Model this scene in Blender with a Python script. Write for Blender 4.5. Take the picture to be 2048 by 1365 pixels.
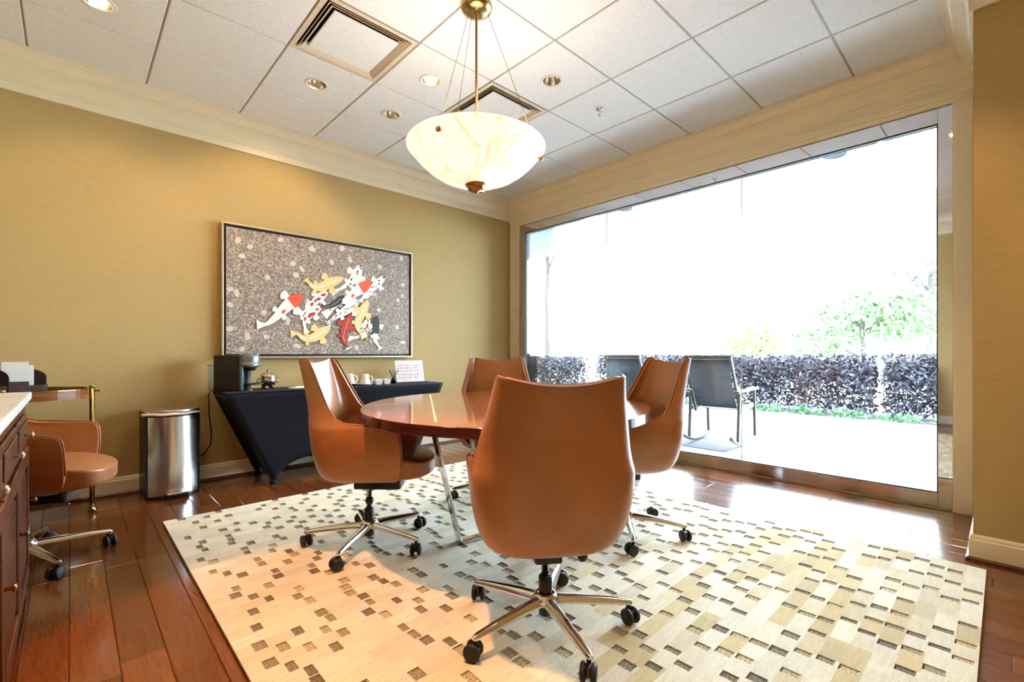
import bpy, bmesh, math, random
from mathutils import Vector, Matrix
PI = math.pi
R = math.radians
random.seed(7)
S = bpy.context.scene
C = S.collection
for o in list(bpy.data.objects):
    bpy.data.objects.remove(o)

# ------------------------------------------------------------------ camera
cam_d = bpy.data.cameras.new('camera')
cam = bpy.data.objects.new('camera', cam_d)
C.objects.link(cam)
cam.location = (0, 0, 1.0443)
cam.rotation_euler = (R(90), 0, 0.8128 - PI / 2)
cam_d.sensor_width = 36
cam_d.lens = 933.19 / 2048 * 36
cam_d.shift_y = 24.3 / 2048
cam_d.clip_start = 0.05
cam_d.clip_end = 400
S.camera = cam

# ------------------------------------------------------------------ world, sun, exposure
W = bpy.data.worlds.new('sky')
S.world = W
W.use_nodes = True
bg = W.node_tree.nodes['Background']
bg.inputs[0].default_value = (0.66, 0.84, 1.0, 1)
bg.inputs[1].default_value = 18.0
sun_d = bpy.data.lights.new('sun', 'SUN')
sun_d.energy = 6.0
sun_d.angle = R(3)
sun_d.color = (1, 0.96, 0.9)
sun = bpy.data.objects.new('sun', sun_d)
C.objects.link(sun)
sun.rotation_euler = (R(28), R(18), 0)
S.view_settings.view_transform = 'Standard'
S.view_settings.look = 'None'
S.view_settings.exposure = 1.04
S.view_settings.gamma = 1.0
S.view_settings.use_curve_mapping = False
S.cycles.max_bounces = 8
S.cycles.diffuse_bounces = 4
S.cycles.glossy_bounces = 4
S.cycles.use_adaptive_sampling = True
S.cycles.adaptive_threshold = 0.05
S.cycles.transparent_max_bounces = 24
S.cycles.sample_clamp_indirect = 6
S.cycles.use_denoising = True
S.cycles.caustics_reflective = False
S.cycles.caustics_refractive = False

WARM = (1.0, 0.70, 0.42)

# ------------------------------------------------------------------ materials
MATS = {}


def lin(r, g, b):
    f = lambda c: c / 12.92 if c <= 0.04045 else ((c + 0.055) / 1.055) ** 2.4
    return (f(r / 255), f(g / 255), f(b / 255), 1)


class NT:
    def __init__(s, name):
        s.m = bpy.data.materials.new(name)
        s.m.use_nodes = True
        s.t = s.m.node_tree
        s.n = s.t.nodes
        s.b = s.n['Principled BSDF']
        s.out = s.n['Material Output']
        MATS[name] = s.m

    def add(s, typ, **kw):
        nd = s.n.new(typ)
        for k, v in kw.items():
            if isinstance(k, str) and hasattr(nd, k):
                setattr(nd, k, v)
            else:
                nd.inputs[k].default_value = v
        return nd

    def link(s, a, b):
        s.t.links.new(a, b)

    def set(s, col=None, rough=None, metal=None, **kw):
        if col is not None:
            s.b.inputs['Base Color'].default_value = col
        if rough is not None:
            s.b.inputs['Roughness'].default_value = rough
        if metal is not None:
            s.b.inputs['Metallic'].default_value = metal
        for k, v in kw.items():
            s.b.inputs[k].default_value = v
        return s

    def coord(s, scale=(1, 1, 1), kind='Object', rot=(0, 0, 0)):
        tc = s.n.new('ShaderNodeTexCoord')
        mp = s.n.new('ShaderNodeMapping')
        mp.inputs['Scale'].default_value = scale
        mp.inputs['Rotation'].default_value = rot
        s.link(tc.outputs[kind], mp.inputs['Vector'])
        return mp.outputs['Vector']

    def noise(s, vec, scale, detail=4, rough=0.55, dist=0):
        nd = s.n.new('ShaderNodeTexNoise')
        nd.inputs['Scale'].default_value = scale
        nd.inputs['Detail'].default_value = detail
        nd.inputs['Roughness'].default_value = rough
        nd.inputs['Distortion'].default_value = dist
        s.link(vec, nd.inputs['Vector'])
        return nd.outputs['Fac']

    def ramp(s, fac, stops):
        nd = s.n.new('ShaderNodeValToRGB')
        el = nd.color_ramp.elements
        while len(el) < len(stops):
            el.new(0.5)
        for e, (p, c) in zip(el, stops):
            e.position = p
            e.color = c
        s.link(fac, nd.inputs['Fac'])
        return nd.outputs['Color']

    def mix(s, fac, a, b, mode='MIX'):
        nd = s.n.new('ShaderNodeMix')
        nd.data_type = 'RGBA'
        nd.blend_type = mode
        for sock, v in ((nd.inputs[0], fac), (nd.inputs[6], a), (nd.inputs[7], b)):
            if hasattr(v, 'links'):
                s.link(v, sock)
            else:
                sock.default_value = v
        return nd.outputs[2]

    def bump(s, h, strength=0.2, dist=0.01):
        nd = s.n.new('ShaderNodeBump')
        nd.inputs['Strength'].default_value = strength
        nd.inputs['Distance'].default_value = dist
        s.link(h, nd.inputs['Height'])
        s.link(nd.outputs['Normal'], s.b.inputs['Normal'])

    def base(s, c):
        s.link(c, s.b.inputs['Base Color'])


def simple(name, col, rough=0.5, metal=0.0, var=0.0, vscale=20, bump=0.0, bscale=80, **kw):
    t = NT(name).set(col, rough, metal, **kw)
    if var:
        v = t.coord()
        f = t.noise(v, vscale)
        dk = tuple(c * (1 - var) for c in col[:3]) + (1,)
        lt = tuple(min(1, c * (1 + var)) for c in col[:3]) + (1,)
        t.base(t.ramp(f, [(0.3, dk), (0.7, lt)]))
    if bump:
        t.bump(t.noise(t.coord(), bscale, 3), bump, 0.003)
    return t.m


# grasscloth wallpaper
t = NT('grasscloth').set(rough=0.75)
n1 = t.noise(t.coord((6, 6, 300)), 2.0, 3)
n2 = t.noise(t.coord((500, 500, 90)), 1.0, 2)
c1 = t.ramp(n1, [(0.3, lin(180, 151, 96)), (0.7, lin(208, 181, 127))])
c2 = t.mix(n2, c1, lin(166, 135, 80))
t.base(c2)
t.bump(n1, 0.12, 0.004)
simple('trim_paint', lin(234, 219, 190), 0.38, var=0.02, vscale=3)
t = NT('ceiling_tile').set(rough=0.9)
n1 = t.noise(t.coord((1, 1, 1)), 90, 3, 0.6)
t.base(t.ramp(n1, [(0.3, lin(232, 232, 234)), (0.6, lin(245, 245, 246))]))
t.bump(n1, 0.3, 0.004)
simple('grid_bar', lin(160, 158, 150), 0.5, var=0.03)
simple('vent_paint', lin(222, 206, 184), 0.4, var=0.02)
simple('vent_dark', lin(30, 26, 22), 0.8, var=0.1)

# wood plank: grain runs along local Y
t = NT('floor_plank').set(rough=0.2)
t.b.inputs['Coat Weight'].default_value = 0.35
t.b.inputs['Coat Roughness'].default_value = 0.1
oi = t.n.new('ShaderNodeObjectInfo')
vec = t.coord((70, 4.5, 1))
addv = t.n.new('ShaderNodeVectorMath')
addv.operation = 'ADD'
t.link(vec, addv.inputs[0])
cmb = t.n.new('ShaderNodeCombineXYZ')
ml = t.n.new('ShaderNodeMath'); ml.operation = 'MULTIPLY'; ml.inputs[1].default_value = 37
t.link(oi.outputs['Random'], ml.inputs[0])
t.link(ml.outputs[0], cmb.inputs[0]); t.link(ml.outputs[0], cmb.inputs[1])
t.link(cmb.outputs[0], addv.inputs[1])
g = t.noise(addv.outputs[0], 1.0, 7, 0.6, 0.7)
g2 = t.noise(addv.outputs[0], 4.0, 4, 0.6, 0.4)
tone = t.ramp(oi.outputs['Random'], [(0.0, lin(98, 54, 28)), (0.35, lin(112, 62, 32)), (0.7, lin(122, 70, 37)), (1.0, lin(134, 80, 44))])
dark = t.mix(0.5, tone, lin(56, 24, 9))
fc = t.ramp(g, [(0.25, (0.2, 0.2, 0.2, 1)), (0.6, (1, 1, 1, 1))])
fc2 = t.ramp(g2, [(0.3, (0.72, 0.68, 0.64, 1)), (0.6, (1, 1, 1, 1))])
cc = t.mix(fc, dark, tone)
t.base(t.mix(1.0, cc, fc2, 'MULTIPLY'))
t.bump(g, 0.05, 0.003)
simple('subfloor', lin(48, 26, 16), 0.7, var=0.1)

# rug
t = NT('rug_pile').set(rough=0.95)
at_ = t.add('ShaderNodeAttribute', attribute_name='tint')
v = t.coord()
n1 = t.noise(v, 220, 3)
n2 = t.noise(t.coord((10, 60, 1)), 1.2, 3)
cc = t.mix(1.0, at_.outputs['Color'], t.ramp(n2, [(0.3, (0.86, 0.84, 0.8, 1)), (0.7, (1, 1, 1, 1))]), 'MULTIPLY')
t.base(t.mix(1.0, cc, t.ramp(n1, [(0.3, (0.8, 0.79, 0.77, 1)), (0.65, (1, 1, 1, 1))]), 'MULTIPLY'))
t.bump(n1, 0.6, 0.006)
t.b.inputs['Sheen Weight'].default_value = 0.15
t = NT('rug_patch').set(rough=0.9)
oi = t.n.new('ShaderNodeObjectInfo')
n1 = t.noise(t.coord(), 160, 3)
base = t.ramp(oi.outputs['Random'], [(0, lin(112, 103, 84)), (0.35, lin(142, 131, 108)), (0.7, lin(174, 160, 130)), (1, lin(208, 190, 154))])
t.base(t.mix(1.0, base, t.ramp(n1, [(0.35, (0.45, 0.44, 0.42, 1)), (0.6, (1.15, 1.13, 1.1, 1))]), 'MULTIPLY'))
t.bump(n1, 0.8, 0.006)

# leather
t = NT('tan_leather').set(rough=0.34)
v = t.coord()
n1 = t.noise(v, 5, 3)
vo = t.n.new('ShaderNodeTexVoronoi'); vo.inputs['Scale'].default_value = 320
t.link(v, vo.inputs['Vector'])
t.base(t.ramp(n1, [(0.3, lin(156, 97, 58)), (0.7, lin(172, 110, 69))]))
t.bump(vo.outputs['Distance'], 0.1, 0.002)
t.b.inputs['Coat Weight'].default_value = 0.35
t.b.inputs['Coat Roughness'].default_value = 0.25
simple('leather_welt', lin(150, 94, 56), 0.4, var=0.06)
simple('chrome', (0.78, 0.78, 0.79, 1), 0.12, 1.0, var=0.02)
simple('polished_frame', (0.72, 0.72, 0.74, 1), 0.03, 1.0, var=0.01)
t = NT('brushed_steel').set((0.72, 0.70, 0.68, 1), 0.24, 1.0)
t.bump(t.noise(t.coord((400, 400, 4)), 1.0, 2), 0.05, 0.001)
simple('brass', lin(172, 152, 100), 0.22, 1.0, var=0.04)
simple('bronze', lin(176, 128, 84), 0.25, 1.0, var=0.04)
simple('black_plastic', lin(22, 22, 25), 0.32, var=0.08)
simple('rubber', lin(16, 16, 18), 0.55, var=0.08)
simple('dark_gasket', lin(18, 22, 34), 0.5, var=0.05)

# table veneer
t = NT('table_veneer').set(rough=0.12)
t.b.inputs['Coat Weight'].default_value = 0.6
t.b.inputs['Coat Roughness'].default_value = 0.05
g = t.noise(t.coord((5, 90, 5), rot=(0, 0, R(-46))), 1.0, 5, 0.6, 0.3)
t.base(t.ramp(g, [(0.3, lin(134, 66, 36)), (0.55, lin(172, 98, 56)), (0.75, lin(190, 116, 70))]))
t = NT('table_rim').set(rough=0.16)
g = t.noise(t.coord((8, 8, 120)), 1.0, 4, 0.6, 0.5)
t.base(t.ramp(g, [(0.3, lin(48, 20, 15)), (0.7, lin(82, 38, 27))]))
simple('inlay', lin(236, 224, 200), 0.3, var=0.03)

# dark cabinet wood
t = NT('cabinet_wood').set(rough=0.3)
g = t.noise(t.coord((30, 30, 3)), 1.0, 5, 0.6, 0.5)
t.base(t.ramp(g, [(0.3, lin(58, 28, 17)), (0.7, lin(104, 56, 34))]))
t = NT('cart_wood').set(rough=0.25)
g = t.noise(t.coord((6, 6, 60)), 1.0, 4, 0.6, 0.8)
t.base(t.ramp(g, [(0.3, lin(96, 52, 24)), (0.7, lin(146, 86, 42))]))
t = NT('stone_top').set(rough=0.25)
g = t.noise(t.coord(), 9, 5, 0.6, 0.6)
t.base(t.ramp(g, [(0.35, lin(222, 216, 208)), (0.65, lin(238, 236, 232))]))
simple('organizer_wood', lin(78, 62, 68), 0.5, var=0.12, vscale=30)
simple('organizer_dark', lin(34, 18, 22), 0.35, var=0.1)
simple('paper', lin(236, 238, 236), 0.7, var=0.02)
simple('liner', lin(246, 224, 214), 0.5, var=0.03)
t = NT('spandex').set(lin(20, 22, 36), 0.85)
t.b.inputs['Specular IOR Level'].default_value = 0.2
t.b.inputs['Sheen Weight'].default_value = 0.02
t.b.inputs['Sheen Roughness'].default_value = 0.4
n1 = t.noise(t.coord(), 300, 2)
t.base(t.ramp(n1, [(0.35, lin(6, 7, 12)), (0.65, lin(12, 13, 22))]))
simple('ceramic', lin(244, 242, 238), 0.18, var=0.01)
simple('machine_grey', lin(120, 124, 128), 0.28, 0.6, var=0.03)
simple('silver', (0.8, 0.76, 0.68, 1), 0.14, 1.0, var=0.03)
simple('card_print', lin(150, 96, 96), 0.7, var=0.05)
simple('card', lin(228, 214, 214), 0.5, var=0.02)


def glassy(name, tint, ior=1.45, boost=1.0):
    t = NT(name)
    tr = t.n.new('ShaderNodeBsdfTransparent'); tr.inputs[0].default_value = tint
    gl = t.n.new('ShaderNodeBsdfGlossy'); gl.inputs['Roughness'].default_value = 0.0
    fr = t.n.new('ShaderNodeFresnel'); fr.inputs[0].default_value = ior
    m = t.n.new('ShaderNodeMath'); m.operation = 'MULTIPLY'; m.inputs[1].default_value = boost
    m.use_clamp = True
    t.link(fr.outputs[0], m.inputs[0])
    mx = t.n.new('ShaderNodeMixShader')
    t.link(m.outputs[0], mx.inputs[0]); t.link(tr.outputs[0], mx.inputs[1]); t.link(gl.outputs[0], mx.inputs[2])
    t.link(mx.outputs[0], t.out.inputs[0])
    return t.m


glassy('window_glass', (0.985, 0.995, 0.99, 1), 1.45, 0.9)
glassy('clear_plastic', (0.9, 0.92, 0.9, 1), 1.4, 1.2)

# alabaster bowl lamp (gives off light)
t = NT('alabaster').set(rough=0.35)
v = t.coord((1, 1, 0.6))
wv = t.noise(v, 3.2, 5, 0.6, 1.6)
sb = t.n.new('ShaderNodeMath'); sb.operation = 'SUBTRACT'; sb.inputs[1].default_value = 0.5
t.link(wv, sb.inputs[0])
ab = t.n.new('ShaderNodeMath'); ab.operation = 'ABSOLUTE'
t.link(sb.outputs[0], ab.inputs[0])
col = t.ramp(ab.outputs[0], [(0.0, lin(236, 210, 164)), (0.016, lin(248, 230, 198)), (0.06, lin(255, 246, 226))])
t.base(col)
t.link(col, t.b.inputs['Emission Color'])
t.b.inputs['Emission Strength'].default_value = 0.46
t = NT('lamp_glow').set((1, 0.9, 0.75, 1), 0.4)
t.b.inputs['Emission Color'].default_value = (1, 0.82, 0.58, 1)
t.b.inputs['Emission Strength'].default_value = 14
simple('reflector', lin(206, 198, 186), 0.22, 1.0, var=0.02)
simple('ring_white', lin(236, 230, 220), 0.4, var=0.02)

# painting
t = NT('gravel_paint').set(rough=0.55)
v = t.coord()
vo = t.n.new('ShaderNodeTexVoronoi'); vo.inputs['Scale'].default_value = 105
t.link(v, vo.inputs['Vector'])
sp = t.n.new('ShaderNodeSeparateColor'); t.link(vo.outputs['Color'], sp.inputs[0])
cc = t.ramp(sp.outputs[0], [(0, lin(116, 98, 86)), (0.35, lin(158, 138, 124)), (0.75, lin(182, 164, 150)), (1, lin(222, 206, 190))])
ed = t.ramp(vo.outputs['Distance'], [(0.2, (1, 1, 1, 1)), (0.8, (0.6, 0.57, 0.55, 1))])
t.base(t.mix(1.0, cc, ed, 'MULTIPLY'))
for nm, c in dict(koi_white=(238, 234, 226), koi_orange=(226, 84, 48), koi_red=(178, 46, 34), koi_yellow=(232, 200, 130),
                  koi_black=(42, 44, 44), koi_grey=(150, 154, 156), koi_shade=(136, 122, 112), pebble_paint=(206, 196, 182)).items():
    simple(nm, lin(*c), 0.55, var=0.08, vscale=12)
simple('picture_frame', lin(206, 190, 158), 0.3, 0.7, var=0.03)
simple('frame_inner', lin(22, 17, 14), 0.5, var=0.1)

# outdoors
t = NT('terrace_tile').set(rough=0.55)
oi = t.n.new('ShaderNodeObjectInfo')
t.base(t.mix(t.noise(t.coord(), 5, 5), t.ramp(oi.outputs['Random'], [(0, lin(176, 180, 182)), (1, lin(192, 196, 198))]), lin(168, 172, 174)))
simple('soffit_plaster', lin(238, 242, 242), 0.8, var=0.05, vscale=2)
simple('mulch', lin(50, 42, 38), 0.95, var=0.3, vscale=30, bump=0.8)
simple('lawn', lin(216, 220, 206), 0.95, var=0.12, vscale=3)
simple('teak', lin(50, 42, 37), 0.55, var=0.12, vscale=12)
simple('sling', lin(52, 58, 64), 0.8, var=0.12, vscale=60)
simple('outdoor_mat_fibre', lin(58, 54, 60), 0.9, var=0.15, vscale=60)
simple('bark', lin(58, 50, 46), 0.9, var=0.25, vscale=10, bump=0.6, bscale=14)
for nm, a, b in (('leaf_purple', (20, 19, 27), (46, 41, 54)), ('leaf_green', (40, 66, 34), (96, 126, 70)),
                 ('leaf_lime', (84, 118, 40), (140, 164, 76)), ('leaf_bed', (30, 72, 40), (66, 112, 56)),
                 ('petal', (88, 96, 130), (130, 136, 160)), ('stem', (70, 60, 56), (98, 86, 80))):
    t = NT(nm).set(rough=0.6)
    n1 = t.noise(t.coord(), 9, 2)
    t.base(t.ramp(n1, [(0.35, lin(*a)), (0.65, lin(*b))]))

# ------------------------------------------------------------------ mesh helpers
def tag(o, label=None, cat=None, group=None, kind=None):
    if label: o['label'] = label
    if cat: o['category'] = cat
    if group: o['group'] = group
    if kind: o['kind'] = kind
    return o


def thing(name, loc, rz, label, cat, group=None):
    o = bpy.data.objects.new(name, None)
    o.empty_display_size = 0.1
    C.objects.link(o)
    o.location = loc
    o.rotation_euler = (0, 0, rz)
    return tag(o, label, cat, group)


def mkobj(name, me, parent=None, loc=(0, 0, 0), rot=(0, 0, 0)):
    o = bpy.data.objects.new(name, me)
    C.objects.link(o)
    o.location = loc
    o.rotation_euler = rot
    if parent is not None:
        o.parent = parent
    return o


class MB:
    """collects geometry for ONE mesh object"""
    def __init__(s):
        s.v = []; s.f = []; s.mi = []; s.cur = 0; s.sm = []

    def add(s, vs, fs, smooth=False):
        k = len(s.v)
        s.v += [tuple(p) for p in vs]
        for f in fs:
            s.f.append([i + k for i in f]); s.mi.append(s.cur); s.sm.append(smooth)
        return s

    def box(s, x0, x1, y0, y1, z0, z1):
        vs = [(x, y, z) for x in (x0, x1) for y in (y0, y1) for z in (z0, z1)]
        return s.add(vs, [(0, 1, 3, 2), (4, 6, 7, 5), (0, 4, 5, 1), (2, 3, 7, 6), (0, 2, 6, 4), (1, 5, 7, 3)])

    def tube(s, pts, r, n=10, caps=True, closed=False, flat=1.0):
        pts = [Vector(p) for p in pts]
        m = len(pts)
        rs = r if isinstance(r, (list, tuple)) else [r] * m
        k = len(s.v)
        prev = None
        for i, p in enumerate(pts):
            if closed:
                d = (pts[(i + 1) % m] - pts[i - 1]).normalized()
            else:
                d = (pts[min(i + 1, m - 1)] - pts[max(i - 1, 0)]).normalized()
            if prev is None:
                up = Vector((0, 0, 1)) if abs(d.z) < 0.95 else Vector((1, 0, 0))
                a = d.cross(up).normalized()
            else:
                a = (prev - d * prev.dot(d)).normalized()
            prev = a
            b = d.cross(a)
            for j in range(n):
                t_ = 2 * PI * j / n
                s.v.append(tuple(p + a * rs[i] * math.cos(t_) + b * rs[i] * flat * math.sin(t_)))
        for i in range(m if closed else m - 1):
            i2 = (i + 1) % m
            for j in range(n):
                s.f.append([k + i * n + j, k + i * n + (j + 1) % n, k + i2 * n + (j + 1) % n, k + i2 * n + j])
                s.mi.append(s.cur); s.sm.append(True)
        if caps and not closed:
            s.f.append([k + j for j in range(n)][::-1]); s.mi.append(s.cur); s.sm.append(False)
            s.f.append([k + (m - 1) * n + j for j in range(n)]); s.mi.append(s.cur); s.sm.append(False)
        return s

    def lathe(s, prof, n=32, c=(0, 0, 0), axis='Z', smooth=True):
        k = len(s.v)
        for (r, z) in prof:
            for j in range(n):
                t_ = 2 * PI * j / n
                if axis == 'Z':
                    p = (c[0] + r * math.cos(t_), c[1] + r * math.sin(t_), c[2] + z)
                elif axis == 'X':
                    p = (c[0] + z, c[1] + r * math.cos(t_), c[2] + r * math.sin(t_))
                else:
                    p = (c[0] + r * math.sin(t_), c[1] + z, c[2] + r * math.cos(t_))
                s.v.append(p)
        for i in range(len(prof) - 1):
            for j in range(n):
                s.f.append([k + i * n + j, k + i * n + (j + 1) % n, k + (i + 1) * n + (j + 1) % n, k + (i + 1) * n + j])
                s.mi.append(s.cur); s.sm.append(smooth)
        return s

    def prism(s, poly, z0, z1, smooth_side=False):
        n = len(poly)
        k = len(s.v)
        s.v += [(p[0], p[1], z0) for p in poly] + [(p[0], p[1], z1) for p in poly]
        s.f.append([k + i for i in range(n)][::-1]); s.mi.append(s.cur); s.sm.append(False)
        s.f.append([k + n + i for i in range(n)]); s.mi.append(s.cur); s.sm.append(False)
        for i in range(n):
            j = (i + 1) % n
            s.f.append([k + i, k + j, k + n + j, k + n + i]); s.mi.append(s.cur); s.sm.append(smooth_side)
        return s

    def bar(s, a, b, w, t_, side=None):
        """flat bar from a to b, width w along side vector, thickness t_"""
        a = Vector(a); b = Vector(b)
        d = (b - a).normalized()
        u = Vector(side) if side is not None else d.cross(Vector((0, 0, 1)))
        u = (u - d * u.dot(d)).normalized()
        n = d.cross(u)
        vs = []
        for p in (a, b):
            for (i, j) in ((-1, -1), (1, -1), (1, 1), (-1, 1)):
                vs.append(tuple(p + u * (w / 2 * i) + n * (t_ / 2 * j)))
        return s.add(vs, [(0, 1, 2, 3), (7, 6, 5, 4), (0, 4, 5, 1), (1, 5, 6, 2), (2, 6, 7, 3), (3, 7, 4, 0)])

    def grid(s, P, closed_u=False, smooth=True):
        """P[i][j] points"""
        k = len(s.v)
        m, n = len(P), len(P[0])
        for row in P:
            s.v += [tuple(p) for p in row]
        for i in range(m - 1):
            for j in range(n if closed_u else n - 1):
                j2 = (j + 1) % n
                s.f.append([k + i * n + j, k + i * n + j2, k + (i + 1) * n + j2, k + (i + 1) * n + j])
                s.mi.append(s.cur); s.sm.append(smooth)
        return s

    def build(s, name, mat, parent=None, loc=(0, 0, 0), rot=(0, 0, 0), bevel=0, seg=2, sub=0, solid=0, merge=False, fixn=True):
        me = bpy.data.meshes.new(name)
        me.from_pydata(s.v, [], s.f)
        mats = mat if isinstance(mat, (list, tuple)) else [mat]
        for m in mats:
            me.materials.append(MATS[m])
        me.polygons.foreach_set('material_index', s.mi)
        me.polygons.foreach_set('use_smooth', s.sm)
        if merge or fixn:
            bm = bmesh.new(); bm.from_mesh(me)
            if merge:
                bmesh.ops.remove_doubles(bm, verts=bm.verts, dist=1e-5)
            if fixn:
                bmesh.ops.recalc_face_normals(bm, faces=bm.faces)
            bm.to_mesh(me); bm.free()
        o = mkobj(name, me, parent, loc, rot)
        if solid:
            md = o.modifiers.new('solid', 'SOLIDIFY'); md.thickness = solid; md.offset = -1
        if bevel:
            md = o.modifiers.new('bevel', 'BEVEL'); md.width = bevel; md.segments = seg; md.limit_method = 'ANGLE'; md.angle_limit = R(40)
            for p in me.polygons:
                p.use_smooth = True
            wn = o.modifiers.new('wn', 'WEIGHTED_NORMAL')
        if sub:
            md = o.modifiers.new('sub', 'SUBSURF'); md.levels = sub; md.render_levels = sub
        return o


def copy_tree(o, parent=None):
    c = o.copy()
    C.objects.link(c)
    c.parent = parent
    for ch in list(o.children):
        copy_tree(ch, c)
    return c


def rbox(name, mat, parent, x0, x1, y0, y1, z0, z1, bev=0.004, seg=2, loc=(0, 0, 0), rot=(0, 0, 0)):
    return MB().box(x0, x1, y0, y1, z0, z1).build(name, mat, parent, loc, rot, bevel=bev, seg=seg)


# ------------------------------------------------------------------ the room shell
CEIL = 3.035
ROOM = [(-0.75, -1.3), (3.31, -1.3), (3.31, 0.11), (4.23, 0.11), (4.23, 4.495), (-0.75, 4.495)]
T = 0.14


def struct(o):
    o['kind'] = 'structure'
    return o


floor = struct(MB().box(-0.89, 4.37, -1.44, 4.64, -0.12, -0.014).build('floor', 'subfloor'))
PW = 0.1245
ix = 0
x = -0.75
nplank = 0
while x < 4.23:
    x1 = min(x + PW, 4.23)
    y = -1.3 - random.uniform(0, 0.9)
    ymin = -1.3 if x < 3.31 else 0.11
    while y < 4.495:
        L = random.choice((0.75, 0.95, 1.15, 1.35))
        ya, yb = max(y, ymin), min(y + L, 4.495)
        if yb - ya > 0.05:
            w, l = x1 - x - 0.0012, yb - ya - 0.0012
            b = 0.0022
            m = MB()
            vs = []
            for (zz, i) in ((-0.014, 0), (-b, 0), (0, b)):
                vs += [(i, i, zz), (w - i, i, zz), (w - i, l - i, zz), (i, l - i, zz)]
            fs = [(8, 9, 10, 11)]
            for k in (0, 4):
                for j in range(4):
                    fs.append((k + j, k + (j + 1) % 4, k + 4 + (j + 1) % 4, k + 4 + j))
            m.add(vs, fs)
            m.build('plank', 'floor_plank', floor, (x + 0.0006, ya + 0.0006, 0), fixn=False)
            nplank += 1
        y += L
    x = x1

# ceiling slab + suspended grid + tiles
ceil_o = struct(MB().box(-0.89, 4.37, -1.44, 4.64, CEIL + 0.05, CEIL + 0.15).build('ceiling', 'vent_dark'))
GX0, GY0, GS = 1.6253, 3.1831, 0.6096
gx = [GX0 + GS * i for i in range(-5, 6)]
gy = [GY0 + GS * j for j in range(-8, 4)]
xs = [-0.75] + [g_ for g_ in gx if -0.75 < g_ < 4.23] + [4.23]
ys = [-1.3] + [g_ for g_ in gy if -1.3 < g_ < 4.495] + [4.495]
for g_ in xs[1:-1]:
    MB().box(g_ - 0.012, g_ + 0.012, -1.3 if g_ < 3.31 else 0.11, 4.495, CEIL, CEIL + 0.03).build('grid_bar', 'grid_bar', ceil_o)
for g_ in ys[1:-1]:
    MB().box(-0.75, 4.23 if g_ > 0.11 else 3.31, g_ - 0.012, g_ + 0.012, CEIL + 0.0005, CEIL + 0.03).build('grid_bar', 'grid_bar', ceil_o)
ventcells = {(-1, -1), (1, -1)}
DOWN = [(0.116, 3.525), (1.319, 3.49), (1.936, 3.509), (1.907, 2.873), (2.544, 2.269), (0.6, 1.35), (2.6, 0.3), (0.1, 2.2), (2.3, -0.7), (0.4, -0.6)]
for i in range(len(xs) - 1):
    for j in range(len(ys) - 1):
        cx, cy = (xs[i] + xs[i + 1]) / 2, (ys[j] + ys[j + 1]) / 2
        ci, cj = math.floor((cx - GX0) / GS), math.floor((cy - GY0) / GS)
        if (ci, cj) in ventcells or (cx > 3.31 and cy < 0.11):
            continue
        gp = 0.0055
        w, l = xs[i + 1] - xs[i] - 2 * gp, ys[j + 1] - ys[j] - 2 * gp
        m = MB()
        vs = []
        for (zz, q) in ((CEIL + 0.016, 0), (CEIL - 0.002, 0), (CEIL - 0.006, 0.004)):
            vs += [(q, q, zz), (w - q, q, zz), (w - q, l - q, zz), (q, l - q, zz)]
        fs = [(8, 9, 10, 11)]
        for k in (0, 4):
            for j4 in range(4):
                fs.append((k + j4, k + (j4 + 1) % 4, k + 4 + (j4 + 1) % 4, k + 4 + j4))
        for (hx_, hy_) in DOWN:
            if xs[i] < hx_ < xs[i + 1] and ys[j] < hy_ < ys[j + 1]:
                # cut a round hole in the tile face for the fitting
                hx_ -= xs[i] + gp; hy_ -= ys[j] + gp
                zb_ = CEIL - 0.006
                ring_, sq_ = [], []
                for q in range(32):
                    t_ = 2 * PI * (q + 0.5) / 32
                    c_, s_ = math.cos(t_), math.sin(t_)
                    ring_.append((hx_ + 0.066 * c_, hy_ + 0.066 * s_, zb_))
                    tx_ = ((w - 0.004 - hx_) / c_) if c_ > 0 else ((0.004 - hx_) / c_)
                    ty_ = ((l - 0.004 - hy_) / s_) if s_ > 0 else ((0.004 - hy_) / s_)
                    tt = min(tx_, ty_)
                    sq_.append((hx_ + tt * c_, hy_ + tt * s_, zb_))
                k0 = len(vs)
                vs += ring_ + sq_
                fs = fs[1:]
                for q in range(32):
                    q2 = (q + 1) % 32
                    f_ = [k0 + q, k0 + q2, k0 + 32 + q2]
                    a_, b_ = sq_[q], sq_[q2]
                    if abs(a_[0] - b_[0]) > 1e-6 and abs(a_[1] - b_[1]) > 1e-6:
                        for cc_ in range(8, 12):
                            p_ = vs[cc_]
                            if (abs(p_[0] - a_[0]) < 1e-6 or abs(p_[1] - a_[1]) < 1e-6) and (abs(p_[0] - b_[0]) < 1e-6 or abs(p_[1] - b_[1]) < 1e-6):
                                f_.append(cc_)
                    f_.append(k0 + 32 + q)
                    fs.append(tuple(f_))
        m.add(vs, fs).build('ceiling_tile', 'ceiling_tile', ceil_o, (xs[i] + gp, ys[j] + gp, 0))

# walls
H1 = CEIL + 0.05
struct(MB().box(-0.89, 4.37, 4.495, 4.635, 0, H1).build('wall_left', 'grasscloth'))
struct(MB().box(-0.89, -0.75, -1.44, 4.495, 0, H1).build('wall_back', 'grasscloth'))
struct(MB().box(-0.75, 3.31, -1.44, -1.3, 0, H1).build('wall_near', 'grasscloth'))
struct(MB().box(3.31, 4.37, -1.44, 0.11, 0, H1).build('wall_right', 'grasscloth'))
WY0, WY1, WZ1 = 0.235, 4.318, 2.688
wm = MB()
wm.box(4.23, 4.37, 0.11, WY0, 0, H1); wm.box(4.23, 4.37, WY1, 4.495, 0, H1); wm.box(4.23, 4.37, WY0, WY1, WZ1, H1)
wm.box(4.23, 4.37, WY0, WY1, -0.05, 0.012)
struct(wm.build('wall_window', 'trim_paint'))


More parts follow.
